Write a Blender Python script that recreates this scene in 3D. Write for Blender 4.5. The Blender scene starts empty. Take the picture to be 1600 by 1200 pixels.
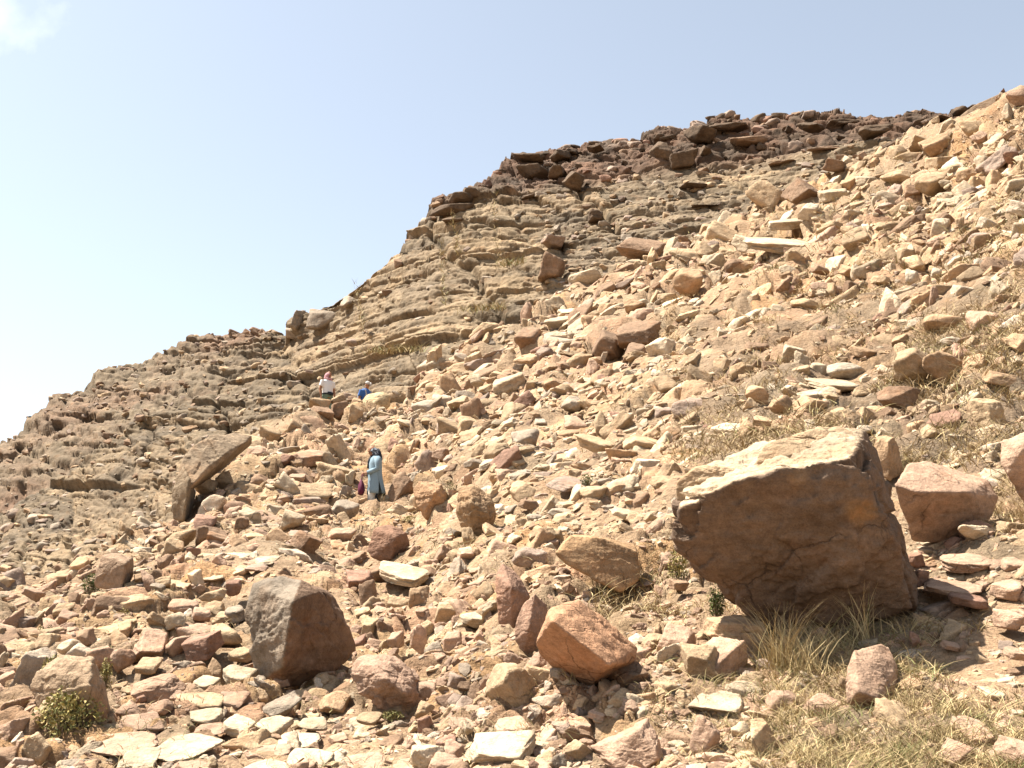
import bpy, bmesh, math, random
import numpy as np
from mathutils import Vector, Matrix

random.seed(7)
rng = np.random.default_rng(11)
SC = bpy.context.scene
COL = SC.collection

# ---------------------------------------------------------------- camera, sky, sun, exposure
FPX = 1650.0                       # focal length in photograph pixels (1600 wide)
PITCH = math.radians(14.0)
CAMP = np.array([0.0, 0.0, 1.7])
cam_d = bpy.data.cameras.new('camera')
cam_d.sensor_width = 36.0
cam_d.lens = 36.0 * FPX / 1600.0
cam_d.clip_end = 3000.0
cam = bpy.data.objects.new('camera', cam_d)
COL.objects.link(cam)
cam.location = CAMP
cam.rotation_euler = (math.radians(90) + PITCH, 0, 0)
SC.camera = cam

SUN = np.array([-0.44, 0.11, 0.88]); SUN /= np.linalg.norm(SUN)
SUN_EL = math.asin(SUN[2]); SUN_AZ = math.atan2(SUN[0], SUN[1])
world = bpy.data.worlds.new('World'); SC.world = world
world.use_nodes = True
wn = world.node_tree.nodes; wl = world.node_tree.links
wn.clear()
sky = wn.new('ShaderNodeTexSky'); sky.sky_type = 'NISHITA'; sky.sun_disc = False
sky.sun_elevation = SUN_EL; sky.sun_rotation = SUN_AZ
sky.altitude = 300; sky.air_density = 1.0; sky.dust_density = 1.3; sky.ozone_density = 1.0
# hazy daylight: the blue washed out evenly over the whole sky
hs = wn.new('ShaderNodeHueSaturation'); hs.inputs['Saturation'].default_value = 0.54
tn = wn.new('ShaderNodeMix'); tn.data_type = 'RGBA'; tn.blend_type = 'MULTIPLY'; tn.inputs['Factor'].default_value = 1.0
tn.inputs['B'].default_value = (0.95, 1.02, 0.98, 1)
wl.new(sky.outputs[0], tn.inputs['A']); wl.new(tn.outputs['Result'], hs.inputs['Color'])
# one soft white cloud, high on the left
tc = wn.new('ShaderNodeTexCoord')
cn = wn.new('ShaderNodeTexNoise'); cn.inputs['Scale'].default_value = 16.0; cn.inputs['Detail'].default_value = 6
cn.inputs['Roughness'].default_value = 0.55
wl.new(tc.outputs['Generated'], cn.inputs['Vector'])
cdir = np.array([-0.505, math.cos(PITCH) - .36 * math.sin(PITCH), math.sin(PITCH) + .36 * math.cos(PITCH)]); cdir /= np.linalg.norm(cdir)
dt = wn.new('ShaderNodeVectorMath'); dt.operation = 'DISTANCE'; dt.inputs[1].default_value = cdir
wl.new(tc.outputs['Generated'], dt.inputs[0])
c1 = wn.new('ShaderNodeMapRange'); c1.inputs['From Min'].default_value = 0.0; c1.inputs['From Max'].default_value = 0.085
c1.inputs['To Min'].default_value = 0.24; c1.inputs['To Max'].default_value = -0.30
wl.new(dt.outputs['Value'], c1.inputs['Value'])
ad = wn.new('ShaderNodeMath'); ad.operation = 'ADD'
wl.new(c1.outputs[0], ad.inputs[0]); wl.new(cn.outputs['Fac'], ad.inputs[1])
cr = wn.new('ShaderNodeMapRange'); cr.inputs['From Min'].default_value = 0.45; cr.inputs['From Max'].default_value = 1.05
cr.inputs['To Max'].default_value = 0.45
wl.new(ad.outputs[0], cr.inputs['Value'])
mx = wn.new('ShaderNodeMix'); mx.data_type = 'RGBA'
mx.inputs['B'].default_value = (9.0, 9.1, 9.3, 1)
wl.new(cr.outputs[0], mx.inputs['Factor']); wl.new(hs.outputs[0], mx.inputs['A'])
bg = wn.new('ShaderNodeBackground'); bg.inputs['Strength'].default_value = 0.068
wo = wn.new('ShaderNodeOutputWorld')
wl.new(mx.outputs['Result'], bg.inputs['Color']); wl.new(bg.outputs[0], wo.inputs['Surface'])

sun_d = bpy.data.lights.new('sun', 'SUN'); sun_d.energy = 5.0; sun_d.angle = math.radians(0.55)
sun_d.color = (1.0, 0.945, 0.85)
sun = bpy.data.objects.new('sun', sun_d); COL.objects.link(sun)
sun.rotation_euler = Vector(SUN).to_track_quat('Z', 'Y').to_euler()

SC.view_settings.view_transform = 'Standard'; SC.view_settings.look = 'None'
SC.view_settings.exposure = 1.78; SC.view_settings.gamma = 1.0
SC.view_settings.use_curve_mapping = False
SC.render.engine = 'CYCLES'; SC.cycles.max_bounces = 5; SC.cycles.diffuse_bounces = 3; SC.cycles.glossy_bounces = 2

# ---------------------------------------------------------------- numeric helpers
def hash3(ix, iy, iz, seed):
    h = (ix.astype(np.int64) * 374761393 + iy.astype(np.int64) * 668265263 + iz.astype(np.int64) * 2147483647 + seed * 1274126177) & 0xFFFFFFFF
    h = ((h ^ (h >> 13)) * 1274126177) & 0xFFFFFFFF
    h = ((h ^ (h >> 16)) * 2246822519) & 0xFFFFFFFF
    return ((h ^ (h >> 15)) & 0xFFFFFF).astype(np.float32) / 16777215.0

def vnoise(p, seed=0):
    i = np.floor(p); f = (p - i).astype(np.float32); i = i.astype(np.int64)
    f = f * f * f * (f * (f * 6 - 15) + 10)
    x, y, z = i[..., 0], i[..., 1], i[..., 2]
    out = 0
    for dx in (0, 1):
        wx = f[..., 0] if dx else 1 - f[..., 0]
        for dy in (0, 1):
            wy = f[..., 1] if dy else 1 - f[..., 1]
            for dz in (0, 1):
                wz = f[..., 2] if dz else 1 - f[..., 2]
                out = out + wx * wy * wz * hash3(x + dx, y + dy, z + dz, seed)
    return out * 2 - 1

def fbm(p, octv=4, seed=0, gain=0.5, lac=2.03):
    a, s, out = 1.0, 0.0, 0
    for o in range(octv):
        out = out + a * vnoise(p, seed + o * 17); s += a
        p = p * lac + 13.7; a *= gain
    return out / s

def ridged(p, octv=3, seed=0):
    a, s, out = 1.0, 0.0, 0
    for o in range(octv):
        out = out + a * (1 - np.abs(vnoise(p, seed + o * 31)) * 2); s += a
        p = p * 2.1 + 5.1; a *= 0.5
    return out / s

FWD = np.array([0, math.cos(PITCH), math.sin(PITCH)])
UPV = np.array([0, -math.sin(PITCH), math.cos(PITCH)])
RGT = np.array([1.0, 0, 0])
def ray(u, v):
    u = np.asarray(u, float); v = np.asarray(v, float)
    return FWD + ((u - 800) / FPX)[..., None] * RGT + ((600 - v) / FPX)[..., None] * UPV
def at(u, v, d):
    return CAMP + ray(u, v) * np.asarray(d, float)[..., None]
def project(P):
    q = P - CAMP
    d = q @ FWD
    return 800 + FPX * (q @ RGT) / d, 600 - FPX * (q @ UPV) / d, d

class Depth:
    """smooth (thin plate) fit of measured distances"""
    def __init__(self, pts, smooth=2e-3):
        a = np.array(pts, float); self.c = a[:, :2] / 1000; y = np.log(a[:, 2])
        n = len(a); K = self.k(self.c, self.c) + np.eye(n) * smooth
        Pm = np.c_[np.ones(n), self.c]
        M = np.zeros((n + 3, n + 3)); M[:n, :n] = K; M[:n, n:] = Pm; M[n:, :n] = Pm.T
        self.w = np.linalg.solve(M, np.r_[y, 0, 0, 0])
    def k(self, a, b):
        r2 = ((a[:, None, :] - b[None]) ** 2).sum(-1) + 1e-12
        return 0.5 * r2 * np.log(r2)
    def __call__(self, u, v):
        u = np.asarray(u, float); v = np.asarray(v, float)
        sh = np.broadcast(u, v).shape
        q = np.stack(np.broadcast_arrays(u, v), -1).reshape(-1, 2) / 1000
        r = self.k(q, self.c) @ self.w[:-3] + np.c_[np.ones(len(q)), q] @ self.w[-3:]
        return np.exp(r).reshape(sh)

def curve(pts):
    a = np.array(pts, float)
    return lambda u: np.interp(u, a[:, 0], a[:, 1])

# ---------------------------------------------------------------- materials
def new_mat(name):
    m = bpy.data.materials.new(name); m.use_nodes = True
    return m, m.node_tree.nodes, m.node_tree.links, m.node_tree.nodes['Principled BSDF']

def rock_material(name, grain=1.0, bump=1.0, stain=0.5, inst=False, crack=1.0):
    m, n, l, b = new_mat(name)
    b.inputs['Roughness'].default_value = 0.92
    b.inputs['Specular IOR Level'].default_value = 0.15
    at_ = n.new('ShaderNodeAttribute'); at_.attribute_name = 'Col'
    if inst: at_.attribute_type = 'INSTANCER'
    g = n.new('ShaderNodeNewGeometry')
    def noise(scale, detail, rough, mapping=None):
        t = n.new('ShaderNodeTexNoise'); t.inputs['Scale'].default_value = scale
        t.inputs['Detail'].default_value = detail; t.inputs['Roughness'].default_value = rough
        if mapping:
            mm = n.new('ShaderNodeMapping'); mm.inputs['Scale'].default_value = mapping
            mm.inputs['Rotation'].default_value = (0.12, 0.16, 0)
            l.new(g.outputs['Position'], mm.inputs['Vector']); l.new(mm.outputs[0], t.inputs['Vector'])
        else:
            l.new(g.outputs['Position'], t.inputs['Vector'])
        return t.outputs['Fac']
    def rngmap(s, a, c, lo, hi):
        r = n.new('ShaderNodeMapRange'); r.inputs['From Min'].default_value = a; r.inputs['From Max'].default_value = c
        r.inputs['To Min'].default_value = lo; r.inputs['To Max'].default_value = hi
        l.new(s, r.inputs['Value']); return r.outputs[0]
    def mul(a, c):
        x = n.new('ShaderNodeMath'); x.operation = 'MULTIPLY'; l.new(a, x.inputs[0]); l.new(c, x.inputs[1]); return x.outputs[0]
    f1 = rngmap(noise(0.8, 5, 0.6), 0.3, 0.7, 0.80 * 0.80, 1.18 * 0.80)
    f2 = rngmap(noise(11 * grain, 5, 0.72), 0.3, 0.7, 0.72, 1.24)
    f3 = rngmap(noise(1.3, 5, 0.65, (0.7, 0.7, 9.0)), 0.3, 0.7, 0.84, 1.14)
    f4 = rngmap(noise(70 * grain, 2, 0.7), 0.3, 0.7, 0.84, 1.14)
    # fine fracture lines, warped
    wn_ = n.new('ShaderNodeTexNoise'); wn_.inputs['Scale'].default_value = 2.2; wn_.inputs['Detail'].default_value = 4
    l.new(g.outputs['Position'], wn_.inputs['Vector'])
    wv = n.new('ShaderNodeVectorMath'); wv.operation = 'MULTIPLY_ADD'; wv.inputs[1].default_value = (.5, .5, .5)
    l.new(wn_.outputs['Color'], wv.inputs[0]); l.new(g.outputs['Position'], wv.inputs[2])
    vo = n.new('ShaderNodeTexVoronoi'); vo.feature = 'DISTANCE_TO_EDGE'; vo.inputs['Scale'].default_value = 1.5 * crack
    l.new(wv.outputs[0], vo.inputs['Vector'])
    c0 = rngmap(vo.outputs['Distance'], 0.0, 0.016, 0.45, 0.0)
    cm = rngmap(noise(1.1, 3, .6), 0.52, 0.62, 0.0, 1.0)
    c2 = mul(c0, cm)
    iv = n.new('ShaderNodeMath'); iv.operation = 'SUBTRACT'; iv.inputs[0].default_value = 1.0; l.new(c2, iv.inputs[1]); ck = iv.outputs[0]
    fac = mul(mul(mul(f1, f2), mul(f3, f4)), ck)
    vm = n.new('ShaderNodeVectorMath'); vm.operation = 'SCALE'
    l.new(at_.outputs['Color'], vm.inputs[0]); l.new(fac, vm.inputs['Scale'])
    # desert varnish / lichen patches
    st = rngmap(noise(2.6, 5, 0.7), 0.52, 0.66, 0.0, stain)
    mxs = n.new('ShaderNodeMix'); mxs.data_type = 'RGBA'; mxs.blend_type = 'MULTIPLY'
    mxs.inputs['B'].default_value = (0.55, 0.50, 0.46, 1)
    l.new(st, mxs.inputs['Factor']); l.new(vm.outputs[0], mxs.inputs['A'])
    # iron-orange patches
    so = rngmap(noise(1.7, 5, 0.6), 0.55, 0.72, 0.0, 0.45)
    mxo = n.new('ShaderNodeMix'); mxo.data_type = 'RGBA'; mxo.blend_type = 'MULTIPLY'
    mxo.inputs['B'].default_value = (1.08, 0.80, 0.58, 1)
    l.new(so, mxo.inputs['Factor']); l.new(mxs.outputs['Result'], mxo.inputs['A'])
    l.new(mxo.outputs['Result'], b.inputs['Base Color'])
    b1 = n.new('ShaderNodeBump'); b1.inputs['Strength'].default_value = 0.8 * bump; b1.inputs['Distance'].default_value = 0.06
    l.new(noise(7 * grain, 6, 0.68), b1.inputs['Height'])
    b2 = n.new('ShaderNodeBump'); b2.inputs['Strength'].default_value = 0.4 * bump; b2.inputs['Distance'].default_value = 0.03
    l.new(noise(1.6, 5, 0.62, (1.2, 1.2, 11.0)), b2.inputs['Height']); l.new(b1.outputs[0], b2.inputs['Normal'])
    b3 = n.new('ShaderNodeBump'); b3.inputs['Strength'].default_value = 0.6; b3.inputs['Distance'].default_value = 0.03
    l.new(ck, b3.inputs['Height']); l.new(b2.outputs[0], b3.inputs['Normal'])
    l.new(b3.outputs[0], b.inputs['Normal'])
    return m

M_ROCK = rock_material('sandstone')
M_RUB = rock_material('loose_sandstone', inst=True, crack=.7, stain=.3)
M_CRUB = rock_material('loose_cliff_stone', grain=.35, bump=1.5, stain=.7, inst=True, crack=.5)
M_CLIFF = rock_material('cliff_sandstone', grain=0.35, bump=1.5, stain=0.75, crack=.45)
M_SOIL = rock_material('stony_soil', grain=1.6, bump=1.6, stain=0.35)

def leaf_material(name, rough=0.8):
    m, n, l, b = new_mat(name)
    a = n.new('ShaderNodeAttribute'); a.attribute_name = 'Col'
    l.new(a.outputs['Color'], b.inputs['Base Color'])
    b.inputs['Roughness'].default_value = rough; b.inputs['Specular IOR Level'].default_value = 0.2
    return m
M_LEAF = leaf_material('foliage')
M_STRAW = leaf_material('dry_straw')

def plain(name, col, rough=0.85, scale=60, amt=0.15, bumpd=0.004):
    m, n, l, b = new_mat(name)
    g = n.new('ShaderNodeTexCoord')
    t = n.new('ShaderNodeTexNoise'); t.inputs['Scale'].default_value = scale; t.inputs['Detail'].default_value = 4
    l.new(g.outputs['Object'], t.inputs['Vector'])
    r = n.new('ShaderNodeMapRange'); r.inputs['From Min'].default_value = .3; r.inputs['From Max'].default_value = .7
    r.inputs['To Min'].default_value = 1 - amt; r.inputs['To Max'].default_value = 1 + amt
    l.new(t.outputs['Fac'], r.inputs['Value'])
    v = n.new('ShaderNodeVectorMath'); v.operation = 'SCALE'; v.inputs[0].default_value = col
    l.new(r.outputs[0], v.inputs['Scale']); l.new(v.outputs[0], b.inputs['Base Color'])
    b.inputs['Roughness'].default_value = rough; b.inputs['Specular IOR Level'].default_value = 0.2
    bp = n.new('ShaderNodeBump'); bp.inputs['Distance'].default_value = bumpd; bp.inputs['Strength'].default_value = .4
    l.new(t.outputs['Fac'], bp.inputs['Height']); l.new(bp.outputs[0], b.inputs['Normal'])
    return m

# ---------------------------------------------------------------- mesh helpers
def mesh_obj(name, V, F, mat, col=None, parent=None, smooth=True, origin=None):
    """V (n,3) world; F (m,3|4) ; col (n,3) or (3,)"""
    V = np.asarray(V, np.float32); F = np.asarray(F, np.int32)
    if origin is not None:
        V = V - np.asarray(origin, np.float32)
    me = bpy.data.meshes.new(name)
    k = F.shape[1]
    me.vertices.add(len(V)); me.vertices.foreach_set('co', V.ravel())
    me.loops.add(F.size); me.loops.foreach_set('vertex_index', F.ravel())
    me.polygons.add(len(F)); me.polygons.foreach_set('loop_start', np.arange(0, F.size, k, dtype=np.int32))
    me.polygons.foreach_set('use_smooth', np.full(len(F), smooth, bool))
    me.update(calc_edges=True)
    if col is not None:
        c = np.ones((len(V), 4), np.float32); c[:, :3] = col
        a = me.color_attributes.new('Col', 'FLOAT_COLOR', 'POINT'); a.data.foreach_set('color', c.ravel())
    if mat: me.materials.append(mat)
    o = bpy.data.objects.new(name, me); COL.objects.link(o)
    if origin is not None: o.location = [float(x) for x in origin]
    if parent is not None:
        o.parent = parent
        o.matrix_parent_inverse = Matrix.Translation(-Vector(parent.location)) if origin is not None or True else Matrix()
    return o
def tag(o, label=None, cat=None, group=None, kind=None):
    if label: o['label'] = label
    if cat: o['category'] = cat
    if group: o['group'] = group
    if kind: o['kind'] = kind
    return o
def grid_faces(r, c):
    i = np.arange(r * c).reshape(r, c)
    return np.stack([i[:-1, :-1], i[:-1, 1:], i[1:, 1:], i[1:, :-1]], -1).reshape(-1, 4)
def grid_normals(P):
    du = np.gradient(P, axis=1); dv = np.gradient(P, axis=0)
    n = np.cross(du, dv); n /= np.linalg.norm(n, axis=-1, keepdims=True) + 1e-9
    s = np.sign((n * (CAMP - P)).sum(-1, keepdims=True)); s[s == 0] = 1
    return n * s

_ico = {}
def ico(level):
    if level not in _ico:
        bm = bmesh.new(); bmesh.ops.create_icosphere(bm, subdivisions=level, radius=1)
        bm.verts.ensure_lookup_table()
        V = np.array([v.co[:] for v in bm.verts]); F = np.array([[v.index for v in f.verts] for f in bm.faces])
        bm.free(); _ico[level] = (V, F)
    return _ico[level]

# ---------------------------------------------------------------- terrain: distances of the three slopes
L1 = curve([(-900, 1060), (-400, 975), (0, 915), (100, 895), (180, 858), (270, 815), (310, 775), (340, 738), (380, 702), (430, 672), (480, 648), (560, 642),
            (640, 612), (680, 588), (760, 532), (850, 482), (950, 428), (1050, 388), (1150, 342), (1220, 312), (1300, 274), (1380, 237),
            (1440, 214), (1480, 200), (1520, 180), (1570, 152), (1600, 142), (1700, 98), (1950, 10), (2600, -250)])
SKYB = curve([(-500, 1010), (-100, 850), (0, 800), (100, 745), (150, 705), (212, 670), (275, 640), (330, 605), (400, 560), (436, 534), (446, 522), (452, 502),
              (480, 484), (520, 462), (560, 437), (600, 408), (625, 384), (637, 360), (668, 332), (674, 318), (700, 304), (735, 300), (750, 288),
              (772, 277), (800, 246), (870, 238), (900, 235), (945, 226), (1000, 229), (1060, 217), (1085, 205), (1115, 196), (1170, 199), (1200, 205),
              (1240, 197), (1300, 188), (1340, 193), (1385, 195), (1400, 192), (1440, 185), (1490, 173), (1530, 165), (1600, 155), (1800, 120)])
SKYC = curve([(-500, 880), (-300, 820), (-100, 740), (0, 697), (25, 683), (50, 653), (90, 615), (130, 603), (150, 578), (210, 562), (240, 552),
              (330, 519), (400, 516), (430, 528), (470, 540), (600, 560)])
DA = Depth([(-300, 1420, 4.6), (400, 1420, 4.4), (1000, 1420, 4.2), (1600, 1420, 3.9), (1900, 1420, 3.7),
            (-300, 1200, 8), (0, 1200, 7.5), (400, 1200, 7.5), (800, 1200, 7), (1200, 1200, 6.5), (1600, 1200, 6), (1900, 1200, 5.6),
            (0, 1100, 9.3), (400, 1100, 9.4), (800, 1100, 8.3), (1200, 1100, 7.6), (1600, 1100, 7),
            (-300, 1000, 14), (0, 1000, 13), (400, 1000, 11.8), (800, 1000, 10), (1200, 1000, 9), (1600, 1000, 8), (1900, 1000, 7.2),
            (0, 915, 18), (200, 890, 17), (400, 900, 15.2), (800, 900, 12.5), (1200, 900, 10.6), (1600, 900, 9.4),
            (280, 810, 22), (430, 800, 21), (600, 800, 23), (800, 800, 16.5), (1000, 800, 14), (1200, 780, 12.3), (1600, 800, 10.8), (1900, 800, 9.5),
            (330, 740, 26), (450, 720, 26), (600, 720, 27.5), (800, 700, 22), (1000, 700, 18), (1250, 660, 15.8), (1600, 700, 13),
            (500, 645, 34), (600, 640, 34), (800, 640, 27), (1000, 640, 22), (1300, 600, 19), (1600, 600, 15.5), (1900, 600, 13),
            (690, 580, 38), (800, 540, 36), (1000, 540, 28.5), (1300, 520, 22.5), (1600, 500, 18),
            (870, 470, 43), (1000, 450, 36.5), (1300, 420, 28.5), (1600, 400, 22), (1900, 400, 18),
            (1050, 388, 45), (1300, 330, 36.5), (1600, 300, 26.5), (1300, 272, 43), (1450, 208, 42), (1600, 142, 37), (1900, 100, 30)])
DB = Depth([(-300, 1050, 38), (0, 960, 38), (0, 800, 56), (200, 860, 43), (280, 800, 46), (300, 690, 54), (400, 640, 54), (430, 540, 64), (400, 760, 44),
            (480, 600, 55), (600, 590, 49), (690, 575, 46), (690, 650, 42), (560, 450, 59), (700, 450, 52.5), (860, 470, 48), (860, 560, 44), (640, 360, 61), (700, 304, 62.5), (800, 246, 67),
            (870, 400, 52.5), (1000, 400, 49), (1000, 300, 56.5), (950, 226, 67), (1050, 380, 49), (1050, 460, 44), (1100, 200, 67), (1200, 300, 52), (1200, 205, 67),
            (1300, 272, 49), (1300, 188, 68), (1300, 350, 44), (1450, 208, 52), (1450, 184, 70), (1600, 155, 76), (1600, 220, 52), (1750, 100, 80)])
DC = Depth([(430, 528, 92), (300, 520, 97), (150, 578, 93), (0, 697, 84), (200, 690, 78), (100, 745, 74), (0, 800, 70), (300, 640, 82), (-300, 830, 78), (-300, 1000, 60), (300, 800, 62)])

def backfold(P, n, step, drop):
    """carry a slope's top edge on over the crest, away from the viewer"""
    E = P[-1]; hd = E - CAMP; hd[:, 2] = 0; hd /= np.linalg.norm(hd, axis=1, keepdims=True)
    rows = []
    for k in range(1, n + 1):
        q = E + hd * (step * k)
        q[:, 2] -= drop * max(0, k - 2) ** 1.3
        rows.append(q)
    return np.concatenate([P, np.array(rows)], 0)

def lerp(a, b, k): return a * (1 - k) + b * k
def sstep(x, a, b):
    t = np.clip((x - a) / (b - a), 0, 1); return t * t * (3 - 2 * t)
def worley(q, seed):
    """nearest cell of a jittered grid: gap to the next cell, offset from its centre, its integer id"""
    i0 = np.floor(q).astype(np.int64); z0 = np.zeros(i0.shape[:-1], np.int64)
    f1 = np.full(q.shape[:-1], 9.0); f2 = f1.copy(); off = np.zeros(q.shape); cid = np.zeros(q.shape, np.int64)
    for dx in (-1, 0, 1):
        for dy in (-1, 0, 1):
            c = i0 + np.array([dx, dy])
            p = c + .5 + .86 * (np.stack([hash3(c[..., 0], c[..., 1], z0, seed), hash3(c[..., 0], c[..., 1], z0 + 1, seed)], -1) - .5)
            o = q - p; d = np.sqrt((o ** 2).sum(-1))
            near = d < f1
            f2 = np.where(near, f1, np.minimum(f2, d)); f1 = np.where(near, d, f1)
            off = np.where(near[..., None], o, off); cid = np.where(near[..., None], c, cid)
    return f2 - f1, off, cid
def facets(q, seed, tilt=1.0, crack=.5):
    """packed angular stones: each cell its own height and tilt, joints sunk"""
    g, o, c = worley(q, seed)
    hsh = lambda k: hash3(c[..., 0], c[..., 1], np.full(c.shape[:-1], k, np.int64), seed + 7)
    h = (hsh(2) - .5) * .9 + tilt * (o[..., 0] * (hsh(3) - .5) + o[..., 1] * (hsh(4) - .35)) - crack * np.exp(-(g / .13) ** 2)
    return h, hsh(5), hsh(6), g
# talus slope (nearest)
uA = np.concatenate([np.linspace(-900, -70, 80), np.linspace(-60, 1660, 680), np.linspace(1672, 2600, 90)])
tA = np.linspace(0, 1, 420)
VB = 1420.0
VA = VB + (L1(uA)[None] - VB) * tA[:, None]
UA = np.broadcast_to(uA, VA.shape)
PA0 = at(UA, VA, DA(UA, VA))
PA = backfold(PA0, 10, 2.0, 0.5)
nA = grid_normals(PA); nA[len(tA) - 2:] = (0, -.2, .98)
dep = np.linalg.norm(PA - CAMP, axis=-1)
amp = 0.010 * dep + 0.04
wq = PA[..., :2] + .16 * np.stack([fbm(PA * 2.2, 2, 61), fbm(PA * 2.2, 2, 62)], -1) + .3 * np.stack([fbm(PA * .7, 2, 63), fbm(PA * .7, 2, 64)], -1)
fS, tS, rS, gS = facets(wq / .34, 201)
fM, tM, rM, gM = facets(wq / .85 + 3.3, 202)
fL, tL, rL, gL = facets(wq / 2.0 + 7.7, 203, tilt=1.3)
kS = 1 - sstep(dep, 14, 30); kL = sstep(dep, 16, 36)
stony = sstep(fbm(PA * .33, 3, 66), -.28, .12)                  # how much bedrock and packed stone, how much earth
dispA = amp * 1.3 * fbm(PA * .8, 3, 3) + amp * .5 * ridged(PA * np.array([.55, .55, .8]), 3, 9)
dispA += stony * (.13 * kS * fS + (.30 - .06 * kL) * fM * (.45 + .55 * kL) + .75 * kL * fL * .8)
dispA += 0.028 * fbm(PA * 5, 3, 19) + .05 * fbm(PA * 2.2, 3, 29)
fade = np.ones(len(PA)); fade[-9:] = np.linspace(1, .3, 9)
PA = PA + nA * (dispA * fade[:, None])[..., None]
# apron under and behind the viewer
hd = PA[0]
ap = []
for yy, zz in ((-25, -3.0), (-12, -1.2), (-4, -.3), (0.0, 0.0)):
    q = hd.copy(); q[:, 0] = hd[:, 0] * (2.2 if yy < 0 else 1.5); q[:, 1] = np.minimum(hd[:, 1] - 1.0, 0) + yy if yy < 0 else hd[:, 1] * .35
    q[:, 2] = zz + (hd[:, 2] - hd[:, 2].mean()) * .6
    ap.append(q)
PAf = np.concatenate([np.array(ap), PA], 0)

SOILC = np.array([0.36, 0.245, 0.15])
def soil_col(P):
    k = fbm(P * .5, 3, 41)[..., None]; k2 = fbm(P * 3.1, 3, 43)[..., None]
    c = SOILC * (1 + .25 * k + .22 * k2)
    c = c * (1 + np.array([.05, -.06, -.12]) * k)
    return np.clip(c, 0.02, .8)
colA = soil_col(PAf)
tab = np.array([(.43, .275, .145), (.46, .31, .175), (.52, .375, .225), (.42, .25, .15), (.38, .27, .17), (.33, .20, .115), (.44, .26, .125)])
na = len(ap)
def cellcol(t): return tab[(t * 6.999).astype(int)]
rk = lerp(cellcol(tM), cellcol(tL), (kL > .5)[..., None] * 1.0)
rk = lerp(rk, cellcol(tS), (kS * (rM < .6) > .4)[..., None] * 1.0)
gap = np.minimum(gM, np.where(kL > .5, gL, 1))
vegA = np.zeros(PA.shape[:2]); vegA[:len(tA)] = sstep(UA, 1040, 1120) * sstep(VA, 420, 520) * (1 - sstep(VA, 720, 760)) * (.55 + .45 * sstep(VA, 760 - (UA - 1030) * .55, 800 - (UA - 1030) * .55))
colA[na:] = colA[na:] * (1 - vegA[..., None] * np.array([.42, .40, .36]))
wgt = (1 - .6 * vegA) * stony * sstep(gap, .02, .14) * np.where(rM > .22, 1, .15)
colA[na:] = lerp(colA[na:], rk * (1 + .18 * fbm(PA * 1.7, 3, 71))[..., None], (.85 * wgt)[..., None])
slope = mesh_obj('hillside', PAf.reshape(-1, 3), grid_faces(*PAf.shape[:2]), M_SOIL, colA.reshape(-1, 3))
tag(slope, kind='structure')

def bil(P, fu, fv):
    """bilinear sample of a grid at fractional col fu, row fv"""
    r, c = P.shape[:2]
    fu = np.clip(fu, 0, c - 1.001); fv = np.clip(fv, 0, r - 1.001)
    i = fu.astype(int); j = fv.astype(int); a = (fu - i)[..., None]; b = (fv - j)[..., None]
    return (P[j, i] * (1 - a) + P[j, i + 1] * a) * (1 - b) + (P[j + 1, i] * (1 - a) + P[j + 1, i + 1] * a) * b
NAg = grid_normals(PA)
def groundA(u, v):
    u = np.asarray(u, float); v = np.asarray(v, float)
    t = np.clip((VB - v) / (VB - L1(u)), 0, 1)
    fu = np.interp(u, uA, np.arange(len(uA))); fv = t * (len(tA) - 1)
    return bil(PA, fu, fv), bil(NAg, fu, fv)

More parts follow.
